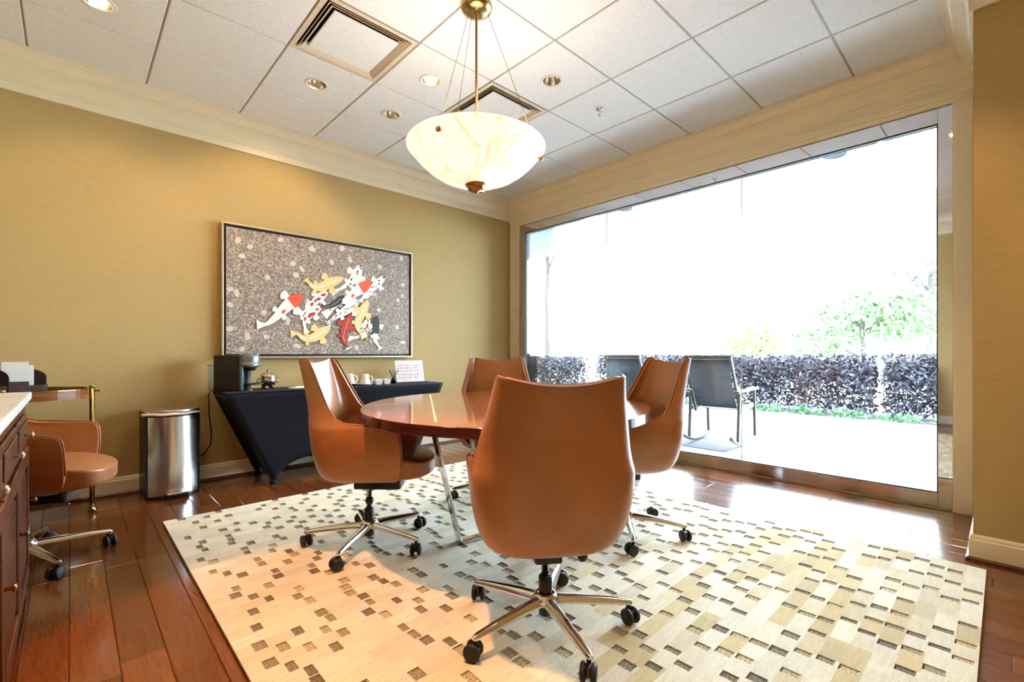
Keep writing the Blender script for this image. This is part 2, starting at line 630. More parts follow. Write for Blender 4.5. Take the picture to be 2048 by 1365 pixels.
def offs(d):
    n = len(ROOM)
    out = []
    for i in range(n):
        p0, p1, p2 = Vector(ROOM[i - 1]), Vector(ROOM[i]), Vector(ROOM[(i + 1) % n])
        d1 = (p1 - p0).normalized(); d2 = (p2 - p1).normalized()
        n1 = Vector((-d1.y, d1.x)); n2 = Vector((-d2.y, d2.x))
        b = n1 + n2
        out.append(p1 + b * (d / (1 + n1.dot(n2))))
    return out


def sweep(name, prof, mat, edges, names=None, skip=None):
    O = {d: offs(d) for d, z in prof}
    n = len(ROOM)
    for e in edges:
        m = MB()
        for (d, z) in prof:
            for q in (O[d][e], O[d][(e + 1) % n]):
                m.v.append((q.x, q.y, z))
        k = len(prof)
        for i in range(k - 1):
            m.f.append([2 * i, 2 * i + 1, 2 * i + 3, 2 * i + 2]); m.mi.append(0); m.sm.append(False)
        m.f.append([2 * i for i in range(k)]); m.mi.append(0); m.sm.append(False)
        m.f.append([2 * i + 1 for i in range(k)][::-1]); m.mi.append(0); m.sm.append(False)
        m.f.append([0, 2 * k - 2, 2 * k - 1, 1]); m.mi.append(0); m.sm.append(False)
        struct(m.build(names[e] if names else name, mat))


B0 = 2.770
crown = [(0.0, B0), (0.016, B0), (0.016, B0 + 0.052), (0.024, B0 + 0.058), (0.024, B0 + 0.070), (0.032, B0 + 0.074),
         (0.032, B0 + 0.084), (0.040, B0 + 0.100), (0.054, B0 + 0.122), (0.074, B0 + 0.146), (0.094, B0 + 0.162), (0.094, B0 + 0.172),
         (0.106, B0 + 0.176), (0.106, B0 + 0.186), (0.116, B0 + 0.206), (0.124, B0 + 0.226), (0.136, B0 + 0.236), (0.136, B0 + 0.248),
         (0.15, B0 + 0.252), (0.15, CEIL - 0.007), (0.0, CEIL - 0.007)]
sweep('trim', crown, 'trim_paint', range(6), ['trim_1', 'trim_2', 'trim_3', 'trim_4', 'trim_5', 'trim_6'])
basep = [(0.0, 0.0), (0.016, 0.0), (0.016, 0.105), (0.012, 0.112), (0.012, 0.122), (0.006, 0.132), (0.0, 0.132)]
sweep('baseboard', basep, 'trim_paint', (0, 1, 2, 4, 5), ['baseboard_near', 'baseboard_right', 'baseboard_return', '', 'baseboard_left', 'baseboard_back'])
shoe = [(0.016, 0.0), (0.028, 0.0), (0.028, 0.012), (0.022, 0.02), (0.016, 0.022)]
sweep('trim', shoe, 'cabinet_wood', (0, 1, 2, 4, 5), ['trim_7', 'trim_8', 'trim_9', '', 'trim_10', 'trim_11'])

# window casing boards
struct(MB().box(4.205, 4.232, 0.112, WY0, 0, WZ1).box(4.196, 4.206, 0.14, WY0 - 0.012, 0, WZ1).build('trim_12', 'trim_paint', bevel=0.003))
struct(MB().box(4.205, 4.232, WY1, 4.479, 0, WZ1).box(4.198, 4.206, WY1 + 0.05, 4.479, 0, WZ1).box(4.193, 4.2, WY1 + 0.02, WY1 + 0.035, 0, WZ1).build('trim_13', 'trim_paint', bevel=0.003))
hm = MB()
hm.box(4.205, 4.232, 0.112, 4.479, WZ1, B0).box(4.196, 4.206, 0.112, 4.479, WZ1 + 0.035, B0).box(4.19, 4.2, 0.112, 4.479, WZ1 + 0.055, B0 - 0.006)
struct(hm.build('trim_14', 'trim_paint', bevel=0.003))

# window: polished frame, gasket, three butt-jointed panes
win = struct(MB().box(4.222, 4.30, WY0, 0.309, 0.012, WZ1).build('window_1', 'polished_frame', bevel=0.002))
MB().box(4.222, 4.30, 4.215, WY1, 0.012, WZ1).build('frame_upright', 'polished_frame', win, bevel=0.002)
MB().box(4.222, 4.30, 0.309, 4.215, 2.584, WZ1).build('frame_head', 'polished_frame', win, bevel=0.002)
MB().box(4.222, 4.30, 0.309, 4.215, 0.012, 0.105).build('frame_sill', 'polished_frame', win, bevel=0.002)
gk = MB()
gk.box(4.226, 4.25, 0.309, 4.215, 2.574, 2.584).box(4.226, 4.25, 0.309, 4.215, 0.105, 0.113)
gk.box(4.226, 4.25, 4.207, 4.215, 0.105, 2.584).box(4.226, 4.25, 0.309, 0.315, 0.105, 2.584)
gk.build('gasket', 'dark_gasket', win)
for a, b in ((0.315, 1.572), (1.578, 2.979), (2.985, 4.207)):
    MB().box(4.24, 4.25, a, b, 0.113, 2.574).build('pane', 'window_glass', win)
for yy in (1.575, 2.982):
    MB().box(4.2405, 4.2495, yy - 0.003, yy + 0.003, 0.113, 2.574).build('butt_joint', 'ceramic', win)


# ------------------------------------------------------------------ ceiling fixtures
def vent(i, j, label):
    cx, cy = GX0 + GS * (i + 0.5), GY0 + GS * (j + 0.5)
    r = thing('ceiling_vent', (cx, cy, CEIL - 0.006), 0, label, 'vent', 'square ceiling vents')
    MB().box(-0.292, 0.292, -0.292, 0.292, 0.05, 0.055).build('duct_panel', 'vent_dark', r)

    def ring(a, za, b, zb, th=0.004):
        m = MB()
        V = []
        for (q, z) in ((a, za), (b, zb), (b, zb + th), (a, za + th)):
            V += [(-q, -q, z), (q, -q, z), (q, q, z), (-q, q, z)]
        F = []
        for k in range(4):
            k2 = (k + 1) % 4
            for s_ in range(4):
                F.append((k * 4 + s_, k * 4 + (s_ + 1) % 4, k2 * 4 + (s_ + 1) % 4, k2 * 4 + s_))
        return m.add(V, F)
    ring(0.299, 0.0, 0.27, 0.0).build('outer_frame', 'vent_paint', r)
    ring(0.27, 0.0, 0.262, 0.02).build('frame_lip', 'vent_paint', r)
    ring(0.258, -0.004, 0.236, 0.024).build('louvre', 'vent_paint', r)
    ring(0.24, -0.006, 0.214, 0.024).build('louvre', 'vent_paint', r)
    MB().box(-0.208, 0.208, -0.208, 0.208, -0.004, 0.008).build('centre_panel', 'ceiling_tile', r, bevel=0.003)
    return r


vent(-1, -1, 'large square ceiling vent at the left of the pendant rod, nearest the camera')
vent(1, -1, 'square ceiling vent partly hidden behind the alabaster pendant bowl')


def downlight(x, y, label, lit=0, col=WARM, r0=0.062, aim=None, blend=0.6, size=95, lamp=True, dark=False, group='recessed ceiling downlights'):
    r = thing('downlight', (x, y, CEIL - 0.006), 0, label, 'downlight', group)
    MB().lathe([(r0, 0.004), (r0 + 0.018, 0.004), (r0 + 0.02, 0.0), (r0 + 0.016, -0.004), (r0, -0.003), (r0, 0.004)], 32).build('trim_ring', 'ring_white', r)
    MB().lathe([(r0, -0.002), (r0 - 0.004, 0.01), (r0 - 0.010, 0.03), (r0 - 0.02, 0.046)], 32).build('reflector', 'vent_dark' if dark else 'reflector', r)
    MB().lathe([(0.0001, 0.002), (0.016, 0.004), (0.028, 0.014), (0.03, 0.026), (r0 - 0.02, 0.044)] if lit and lamp else [(0.0001, 0.03), (0.018, 0.032), (0.024, 0.044), (r0 - 0.02, 0.046)], 24).build('bulb', 'lamp_glow' if lit and lamp else 'ring_white', r)
    if lit:
        ld = bpy.data.lights.new('lamp', 'SPOT')
        ld.energy = lit; ld.color = col; ld.spot_size = R(size); ld.spot_blend = blend; ld.shadow_soft_size = 0.04
        lo = bpy.data.objects.new('lamp', ld)
        C.objects.link(lo); lo.parent = r; lo.location = (0, 0, -0.012)
        if aim:
            d = Vector(aim) - Vector((x, y, CEIL - 0.018))
            lo.rotation_euler = d.to_track_quat('-Z', 'Y').to_euler()
    return r


downlight(0.116, 3.525, 'chrome recessed downlight at the top left, nearest the left wall end', 16, aim=(0.2, 4.4, 1.2))
downlight(1.319, 3.49, 'recessed downlight between the large vent and the left wall crown', 22, aim=(1.25, 4.45, 1.75), lamp=False)
downlight(1.936, 3.509, 'small recessed downlight beside the pendant bowl, near the left wall crown', 0)
downlight(1.907, 2.873, 'brightly lit recessed downlight glowing between the two ceiling vents', 22)
downlight(2.544, 2.269, 'round recessed downlight with dark centre right of the pendant rod', 0)
downlight(0.6, 1.35, 'recessed downlight overhead, in front of the near tan chair', 200, col=(1.0, 0.45, 0.18), aim=(0.55, 1.62, 0), size=40, blend=0.3)
downlight(2.6, 0.3, 'added fill downlight, out of view overhead beside the right wall', 30)  # unseen fitting, added to warm the right wall
downlight(0.1, 2.2, 'added fill downlight, out of view overhead beside the dark wood cabinet', 30)  # another added fill lamp above the frame, continuing the ceiling pattern
downlight(2.3, -0.7, 'added fill downlight, unseen behind the camera by the right wall', 30)  # added behind the camera to bring in light from the near side
downlight(0.4, -0.6, 'added fill downlight, unseen behind the camera', 30)  # unseen, added as warm fill on the near chair back

sp_ = thing('sprinkler_head', (3.127, 2.262, CEIL - 0.006), 0, 'small chrome sprinkler head on the ceiling near the window crown', 'sprinkler')
MB().lathe([(0.0001, 0.002), (0.03, 0.002), (0.034, -0.002), (0.028, -0.008), (0.014, -0.01), (0.014, -0.014), (0.0001, -0.014)], 24).build('escutcheon', 'chrome', sp_)
MB().tube([(-0.012, 0, -0.012), (-0.014, 0, -0.03), (0, 0, -0.045), (0.014, 0, -0.03), (0.012, 0, -0.012)], 0.0025, 6).build('yoke', 'chrome', sp_)
MB().lathe([(0.0001, -0.046), (0.016, -0.046), (0.016, -0.048), (0.0001, -0.048)], 16).build('deflector', 'chrome', sp_)

# pendant
PX, PY = 1.685, 2.075
pen = thing('pendant_light', (PX, PY, CEIL - 0.006), 0, 'alabaster bowl pendant light on a brass rod hanging over the round table', 'pendant light')
RZ = 2.212 - CEIL + 0.006
MB().lathe([(0.0001, 0.0), (0.088, 0.0), (0.09, -0.01), (0.084, -0.026), (0.05, -0.038), (0.016, -0.042), (0.0001, -0.042)], 40).build('canopy', 'brass', pen)
MB().lathe([(0.0001, -0.042), (0.014, -0.042), (0.014, -0.06), (0.0075, -0.064), (0.0075, RZ - 0.21), (0.0001, RZ - 0.21)], 20).build('rod', 'bronze', pen)
Rr = 0.392
pr_o = [(0.012, -0.212), (0.08, -0.205), (0.15, -0.188), (0.22, -0.158), (0.28, -0.118), (0.33, -0.072), (0.368, -0.028), (0.39, -0.004), (0.394, 0.004), (0.39, 0.010)]
pr_i = [(0.38, 0.008), (0.358, -0.022), (0.32, -0.062), (0.27, -0.106), (0.21, -0.146), (0.15, -0.175), (0.08, -0.191), (0.012, -0.197)]
MB().lathe([(r_, RZ + z_) for r_, z_ in pr_o + pr_i + pr_o[:1]], 64).build('bowl', 'alabaster', pen)
MB().lathe([(0.0001, -0.2), (0.06, -0.2), (0.066, -0.208), (0.062, -0.215), (0.05, -0.218), (0.05, -0.234), (0.044, -0.24), (0.014, -0.242), (0.013, -0.25), (0.008, -0.254), (0.0001, -0.255)], 28,
           (0, 0, RZ)).build('finial', 'bronze', pen)
for a in (200, 320, 80):
    dx, dy = math.cos(R(a)), math.sin(R(a))
    MB().tube([(0.06 * dx, 0.06 * dy, -0.034), (0.365 * dx, 0.365 * dy, RZ - 0.03)], 0.0016, 6).build('suspension_wire', 'bronze', pen)
    kb = MB().lathe([(0.0001, 0.0), (0.006, 0.0), (0.006, 0.012), (0.014, 0.014), (0.015, 0.022), (0.010, 0.028), (0.0001, 0.03)], 16, axis='X')
    kb.build('knob', 'bronze', pen, (0.352 * dx, 0.352 * dy, RZ - 0.045), (0, 0, R(a)))
pl = bpy.data.lights.new('bulb_light', 'POINT'); pl.energy = 5; pl.color = (1, 0.86, 0.76); pl.shadow_soft_size = 0.06
plo = bpy.data.objects.new('bulb_light', pl); C.objects.link(plo); plo.parent = pen; plo.location = (0, 0, RZ - 0.02 + 0.04)

# ------------------------------------------------------------------ rug
RX0, RX1, RY0, RY1 = 0.41, 3.15, 0.06, 3.525
rug = thing('area_rug', (RX0, RY0, 0), 0, 'large cream and tan block-pattern area rug under the round table', 'rug')
RL, RW = RX1 - RX0, RY1 - RY0
MB().box(0.004, RL - 0.004, 0.004, RW - 0.004, 0.001, 0.009).build('backing', 'rug_pile', rug)
strips = 55
sw = RW / strips
pm = MB()
cols = []
patches = []
rr = random.Random(21)
tones = [(232, 222, 196), (226, 214, 184), (236, 228, 206), (224, 210, 176), (230, 218, 192), (234, 224, 200), (218, 202, 164)]


def pile(m, x0, x1, y0, y1, h, col):
    b = 0.0015
    e = 0.0
    vs = []
    for zz in (0.006, h):
        vs += [(x0, y0, zz), (x1, y0, zz), (x1, y1, zz), (x0, y1, zz)]
    fs = [(4, 5, 6, 7)]
    for j in range(4):
        fs.append((j, (j + 1) % 4, 4 + (j + 1) % 4, 4 + j))
    m.add(vs, fs)
    cols.extend([col] * len(fs))


for s_ in range(strips):
    y0, y1 = s_ * sw, (s_ + 1) * sw
    x = 0.0
    first = True
    while x < RL - 0.001:
        L = rr.uniform(0.04, 0.16) if first else rr.choice((0.09, 0.115, 0.135, 0.16))
        first = False
        x1 = min(x + L, RL)
        if RL - x1 < 0.05:
            x1 = RL
        c = rr.choice(tones) if x + RX0 > 1.5 else rr.choice((tones[0], tones[2], tones[4], tones[5]))
        k = rr.uniform(0.95, 1.04)
        # tan side tints: the outer strips of the rug are yarn-dyed more golden
        if y0 < 0.9 and rr.random() < 0.35:
            c = (208, 188, 140)
        pile(pm, x, x1, y0, y1, 0.0185, lin(*[min(255, v_ * k) for v_ in c]))
        x = x1
        if x < RL:
            pl_ = rr.choice((0.03, 0.035, 0.042))
            fr = rr.uniform(0.0, 0.35) * sw * 0.4
            if rr.random() < 0.82:
                patches.append((x, min(x + pl_, RL), y0 + 0.0045 + fr, y1 - 0.0045))
                pile(pm, x, min(x + pl_, RL), y0, y0 + 0.004 + fr, 0.0185, lin(*c))
            else:
                pile(pm, x, min(x + pl_, RL), y0, y1, 0.0185, lin(*c))
            x += pl_
po = pm.build('pile', 'rug_pile', rug, fixn=False)
po['kind'] = 'stuff'
ca = po.data.color_attributes.new('tint', 'FLOAT_COLOR', 'CORNER')
arr = []
for p, c in zip(po.data.polygons, cols):
    arr += list(c) * p.loop_total
ca.data.foreach_set('color', arr)
# the carved dark patches: the nearest to the camera singly, the rest joined
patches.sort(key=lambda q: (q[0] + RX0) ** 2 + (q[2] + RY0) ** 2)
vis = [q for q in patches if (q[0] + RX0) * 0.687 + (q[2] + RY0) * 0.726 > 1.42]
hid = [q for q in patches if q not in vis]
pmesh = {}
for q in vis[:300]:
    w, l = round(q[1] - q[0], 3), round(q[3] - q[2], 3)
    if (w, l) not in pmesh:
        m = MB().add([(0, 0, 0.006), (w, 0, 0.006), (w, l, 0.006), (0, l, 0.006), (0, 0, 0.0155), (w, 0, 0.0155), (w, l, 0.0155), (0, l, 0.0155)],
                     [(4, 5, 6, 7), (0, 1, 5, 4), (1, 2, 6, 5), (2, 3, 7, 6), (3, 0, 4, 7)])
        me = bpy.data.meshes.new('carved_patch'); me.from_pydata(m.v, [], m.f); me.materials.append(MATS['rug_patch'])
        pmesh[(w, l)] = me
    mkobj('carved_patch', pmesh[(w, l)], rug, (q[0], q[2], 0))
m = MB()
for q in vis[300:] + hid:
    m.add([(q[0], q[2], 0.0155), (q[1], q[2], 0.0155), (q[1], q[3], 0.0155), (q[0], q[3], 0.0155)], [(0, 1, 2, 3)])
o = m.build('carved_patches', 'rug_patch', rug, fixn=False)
o['kind'] = 'stuff'

# ------------------------------------------------------------------ round table
TC = (1.824, 1.975)
TH = 0.757
RUGZ = 0.0192
tbl = thing('conference_table', (TC[0], TC[1], RUGZ), 0, 'round glossy wood conference table on crossed flat chrome legs, on the rug', 'table')
A_, B_ = 0.90, 0.79
va = R(46.6)


def ell(k, n=160, a=A_, b=B_):
    out = []
    for i in range(n):
        t_ = 2 * PI * i / n
        p, q = a * k * math.cos(t_), b * k * math.sin(t_)
        out.append((p * math.cos(va) - q * math.sin(va), p * math.sin(va) + q * math.cos(va)))
    return out


tz = TH - RUGZ
P = []
for k, z in ((0.93, tz - 0.046), (0.996, tz - 0.046), (1.0, tz - 0.0435), (1.0, tz - 0.003), (0.998, tz - 0.0012)):
    P.append([(x_, y_, z) for x_, y_ in ell(k)])
m = MB().grid(P, closed_u=True, smooth=False)
m.build('table_edge', 'table_rim', tbl)
m = MB()
m.prism(ell(0.998), tz - 0.03, tz)
m.build('table_top', 'table_veneer', tbl, bevel=0.0012, seg=1)
m = MB(); m.prism(ell(0.93), tz - 0.046, tz - 0.034); m.build('underside', 'table_rim', tbl)
# brass-coloured inlay lines either side
cv, sv = math.cos(R(57.5)), math.sin(R(57.5))
for off_ in (0.42, -0.42):
    nx, ny = -sv, cv
    hl = math.sqrt(max(0.0, 1 - (off_ / 0.79) ** 2)) * 0.79
    a = (nx * off_ - cv * hl, ny * off_ - sv * hl, tz + 0.0004); b = (nx * off_ + cv * hl, ny * off_ + sv * hl, tz + 0.0004)
    MB().bar(a, b, 0.010, 0.0012, side=(nx, ny, 0)).build('inlay_strip', 'inlay', tbl)
for a in (170, 247, 345, 72):
    dx, dy = math.cos(R(a)), math.sin(R(a))
    sd = (-dy, dx, 0)
    f0 = (0.30 * dx, 0.30 * dy)
    MB().bar((f0[0], f0[1], 0.002), (0.47 * dx, 0.47 * dy, tz - 0.047), 0.056, 0.012, sd).build('leg', 'chrome', tbl, bevel=0.0015, seg=1)
    MB().bar((0.02 * dx, 0.02 * dy, 0.007), (f0[0] + 0.006 * dx, f0[1] + 0.006 * dy, 0.007), 0.056, 0.012, sd).build('floor_bar', 'chrome', tbl, bevel=0.0015, seg=1)


# ------------------------------------------------------------------ the tan swivel chairs
def make_chair(label):
    ch = thing('swivel_chair', (0, 0, 0), 0, label, 'chair', 'tan leather swivel chairs')
    rows = [(0.362, 0.090, -0.085, 0.11), (0.364, 0.140, -0.130, 0.145), (0.372, 0.184, -0.168, 0.175), (0.390, 0.220, -0.192, 0.198), (0.420, 0.246, -0.206, 0.212), (0.470, 0.266, -0.219, 0.219), (0.530, 0.280, -0.228, 0.221),
            (0.585, 0.288, -0.233, 0.220), (0.630, 0.291, -0.237, 0.215), (0.650, 0.291, -0.239, 0.205), (0.662, 0.290, -0.240, 0.165), (0.672, 0.287, -0.242, 0.060), (0.682, 0.283, -0.243, -0.045),
            (0.702, 0.277, -0.245, -0.095), (0.750, 0.265, -0.251, -0.130), (0.810, 0.252, -0.260, -0.160), (0.870, 0.238, -0.271, -0.188), (0.930, 0.225, -0.283, -0.216), (0.975, 0.217, -0.292, -0.239),
            (0.995, 0.212, -0.297, -0.253)]
    P = []
    nb, nc, ns = 7, 5, 7
    for (z, hw, xb, e) in rows:
        r = min(0.10, hw * 0.6, max(0.03, (e - xb) * 0.8))
        half = []
        for i in range(nb):
            y = (hw - r) * i / (nb - 1)
            half.append((xb, y))
        for i in range(1, nc + 1):
            t_ = PI / 2 * i / nc
            half.append((xb + r - r * math.cos(t_), hw - r + r * math.sin(t_)))
        for i in range(1, ns + 1):
            half.append((xb + r + (e - xb - r) * i / ns, hw))
        full = [(x_, -y_) for x_, y_ in half[:0:-1]] + half
        up = max(0.0, (z - 0.78) / 0.215)
        row = []
        for (x_, y_) in full:
            u = min(1, abs(y_) / hw)
            row.append((x_ - 0.018 * (1 - u * u) * (0.4 + 0.6 * up), y_, z - 0.034 * up * up * (1 - u ** 2)))
        P.append(row)
    m = MB().grid(P)
    # closed underside
    k = 0
    m.f.append([k + i for i in range(len(P[0]))]); m.mi.append(0); m.sm.append(True)
    o = m.build('shell', 'tan_leather', ch, fixn=True)
    md = o.modifiers.new('solid', 'SOLIDIFY'); md.thickness = 0.032; md.offset = -1; md.use_rim = True
    md = o.modifiers.new('bevel', 'BEVEL'); md.width = 0.012; md.segments = 2; md.limit_method = 'ANGLE'; md.angle_limit = R(50)
    md = o.modifiers.new('sub', 'SUBSURF'); md.levels = 1; md.render_levels = 1
    # welt piping around the rim
    n = len(P[0])
    rim = [P[j][0] for j in range(5, len(P))] + [P[-1][i] for i in range(1, n - 1)] + [P[j][n - 1] for j in range(len(P) - 1, 4, -1)]
    rim = [(x_ + 0.003, y_ * 0.965, z_ + 0.002) for x_, y_, z_ in rim]
    MB().tube(rim, 0.0042, 6).build('welt', 'leather_welt', ch)
    # seat cushion
    m = MB()
    G = []
    nx_, ny_ = 12, 10
    x0, x1, hw = -0.19, 0.352, 0.232
    m.box(x0, x1, -hw, hw, 0.385, 0.502)
    so = m.build('seat_cushion', 'tan_leather', ch)
    bm = bmesh.new(); bm.from_mesh(so.data)
    bmesh.ops.subdivide_edges(bm, edges=bm.edges[:], cuts=3, use_grid_fill=True)
    for v in bm.verts:
        u = (v.co.x - x0) / (x1 - x0)
        w = abs(v.co.y) / hw
        top = (v.co.z - 0.385) / 0.117
        if u > 0.6:
            q = (u - 0.6) / 0.4
            v.co.z -= 0.028 * q * q * top
            v.co.x -= 0.05 * (w ** 3) * q
        v.co.z += 0.012 * math.sin(PI * min(1, u)) * top
        v.co.z += 0.010 * (w ** 2) * top * (1 - u)
        v.co.z += (0.02 * max(0, u - 0.8) * 5 - 0.02 * min(1, max(0, u - 0.45) * 3)) * (1 - top)
        v.co.y *= 1 - 0.16 * max(0, u - 0.6) / 0.4
        v.co.y *= 1 - 0.2 * (1 - top)
        v.co.x += 0.05 * (1 - top) * max(0, 0.4 - u) / 0.4
    bm.to_mesh(so.data); bm.free()
    for p in so.data.polygons:
        p.use_smooth = True
    md = so.modifiers.new('sub', 'SUBSURF'); md.levels = 2; md.render_levels = 2
    # mechanism
    mm = MB()
    mm.prism([(-0.07, -0.05), (0.16, -0.07), (0.18, -0.055), (0.18, 0.055), (0.16, 0.07), (-0.07, 0.05)], 0.302, 0.372)
    mm.build('tilt_mechanism', 'black_plastic', ch, bevel=0.008)
    lv = MB().tube([(0.03, -0.06, 0.33), (0.035, -0.11, 0.315), (0.04, -0.15, 0.285)], 0.006, 8)
    lo = lv.build('lever', 'black_plastic', ch)
    MB().lathe([(0.0001, -0.02), (0.016, -0.016), (0.022, 0), (0.016, 0.016), (0.0001, 0.02)], 14).build('lever_knob', 'black_plastic', lo, (0.042, -0.155, 0.278))
    # gas column
    MB().lathe([(0.0001, 0.325), (0.042, 0.325), (0.046, 0.31), (0.04, 0.29), (0.02, 0.286), (0.0145, 0.284), (0.0145, 0.15), (0.0001, 0.15)], 24).build('piston', 'chrome', ch)
    MB().lathe([(0.0001, 0.19), (0.022, 0.19), (0.0255, 0.185), (0.0255, 0.12), (0.0255, 0.045), (0.0001, 0.042)], 24).build('column_sleeve', 'black_plastic', ch)
    base = MB().lathe([(0.03, 0.128), (0.036, 0.128), (0.04, 0.122), (0.05, 0.108), (0.046, 0.088), (0.03, 0.084), (0.03, 0.128)], 32).build('star_base', 'chrome', ch)
    for i in range(5):
        a = 2 * PI * i / 5
        m = MB()
        V = []
        for (d, w, zt, zb) in ((0.028, 0.024, 0.118, 0.088), (0.12, 0.02, 0.112, 0.083), (0.24, 0.016, 0.1, 0.076), (0.315, 0.0135, 0.09, 0.07), (0.332, 0.009, 0.084, 0.07)):
            V.append([(d, -w, zb), (d, -w, zb + (zt - zb) * 0.45), (d, -w * 0.45, zt), (d, w * 0.45, zt), (d, w, zb + (zt - zb) * 0.45), (d, w, zb)])
        m.grid(V, closed_u=True, smooth=False)
        m.f.append([len(m.v) - 6 + q for q in range(6)]); m.mi.append(0); m.sm.append(False)
        m.build('base_arm', 'chrome', base, rot=(0, 0, a), bevel=0.003, seg=2)
    # casters
    rc = random.Random(5)
    for i in range(5):
        a = 2 * PI * i / 5
        cx_, cy_ = 0.316 * math.cos(a), 0.316 * math.sin(a)
        ca_ = MB()
        ca_.lathe([(0.0001, 0.072), (0.008, 0.072), (0.008, 0.05), (0.0001, 0.05)], 12)
        ca_.box(-0.028, 0.012, -0.006, 0.006, 0.022, 0.054)
        co = ca_.build('caster', 'black_plastic', ch, (cx_, cy_, 0), (0, 0, a + rc.uniform(0.6, 2.6)), bevel=0.002)
        for s2 in (-1, 1):
            w = MB().lathe([(0.0001, -0.009), (0.021, -0.0095), (0.0285, -0.0065), (0.0305, 0.0), (0.0285, 0.0065), (0.021, 0.0095), (0.0001, 0.009)], 20, axis='Y')
            w.build('wheel', 'rubber', co, (-0.012, s2 * 0.017, 0.0305))
    return ch


chair0 = make_chair('tan leather swivel chair seen squarely from behind, nearest the camera')
spots = [
    (1.30, 1.19, RUGZ - 0.0, 54, -22, 'tan leather swivel chair seen squarely from behind, nearest the camera'),
    (1.172, 2.36, RUGZ, -41, 43, 'tan leather swivel chair in profile in front of the black-clothed side table'),
    (2.24, 2.52, RUGZ, 229, 0, 'tan leather swivel chair on the far side of the round table, by the room corner'),
    (2.32, 1.50, RUGZ, 148, 0, 'tan leather swivel chair in front of the big window, right of the table'),
    (-0.165, 3.31, 0.0, -15, 20, 'tan leather swivel chair tucked behind the dark wood cabinet on the bare floor'),
]
CH = []
for i, (x_, y_, z_, a, ba, lb) in enumerate(spots):
    c = chair0 if i == 0 else copy_tree(chair0)
    c.location = (x_, y_, z_); c.rotation_euler = (0, 0, R(a)); c['label'] = lb
    CH.append((c, ba))
for chd in CH[0][0].children:      # this chair is wound down lower than the others
    if chd.name.split('.')[0] in ('shell', 'welt', 'seat_cushion', 'tilt_mechanism', 'lever', 'piston'):
        chd.location.z -= 0.045
for c, ba in CH:
    for chd in c.children:
        if chd.name.startswith(('star_base',)):
            chd.rotation_euler[2] += R(ba)
        if chd.name.startswith('caster'):
            l = Matrix.Rotation(R(ba), 4, 'Z') @ chd.location
            chd.location = l
            chd.rotation_euler[2] += R(ba)

# ------------------------------------------------------------------ picture
PX0, PX1, PZ0, PZ1 = 0.906, 2.711, 1.0, 2.138
pic = thing('framed_painting', ((PX0 + PX1) / 2, 4.493, (PZ0 + PZ1) / 2), 0, 'framed painting of koi fish over gravel, on the left wall', 'painting')
hw_, hh_ = (PX1 - PX0) / 2, (PZ1 - PZ0) / 2
for (x0, x1, z0, z1) in ((-hw_, -hw_ + 0.016, -hh_, hh_), (hw_ - 0.016, hw_, -hh_, hh_), (-hw_ + 0.016, hw_ - 0.016, hh_ - 0.016, hh_), (-hw_ + 0.016, hw_ - 0.016, -hh_, -hh_ + 0.016)):
    MB().box(x0, x1, -0.05, 0.0, z0, z1).build('frame_rail', 'picture_frame', pic, bevel=0.002)
MB().box(-hw_ + 0.016, hw_ - 0.016, -0.02, 0.0, -hh_ + 0.016, hh_ - 0.016).build('shadow_gap', 'frame_inner', pic)
cvs = MB().box(-hw_ + 0.036, hw_ - 0.036, -0.038, -0.02, -hh_ + 0.036, hh_ - 0.036).build('canvas', 'gravel_paint', pic)
OX, OZ = (PX0 + PX1) / 2, (PZ0 + PZ1) / 2
lay = [0]


def catmull(P, n=5):
    out = []
    Q = [P[0]] + P + [P[-1]]
    for i in range(1, len(Q) - 2):
        for k in range(n):
            t_ = k / n
            p0, p1, p2, p3 = Q[i - 1], Q[i], Q[i + 1], Q[i + 2]
            out.append(tuple(0.5 * (2 * p1[a] + (p2[a] - p0[a]) * t_ + (2 * p0[a] - 5 * p1[a] + 4 * p2[a] - p3[a]) * t_ * t_ + (3 * p1[a] - p0[a] - 3 * p2[a] + p3[a]) * t_ ** 3) for a in (0, 1)))
    out.append(P[-1])
    return out


def blob(m, cx, cz, rx, rz, ang, y, n=9, rnd=None, jag=0.2):
    vs = []
    for i in range(n):
        t_ = 2 * PI * i / n
        k = 1 + (rnd.uniform(-jag, jag) if rnd else 0)
        p, q = rx * k * math.cos(t_), rz * k * math.sin(t_)
        vs.append((cx + p * math.cos(ang) - q * math.sin(ang), y, cz + p * math.sin(ang) + q * math.cos(ang)))
    m.add(vs, [list(range(n))])


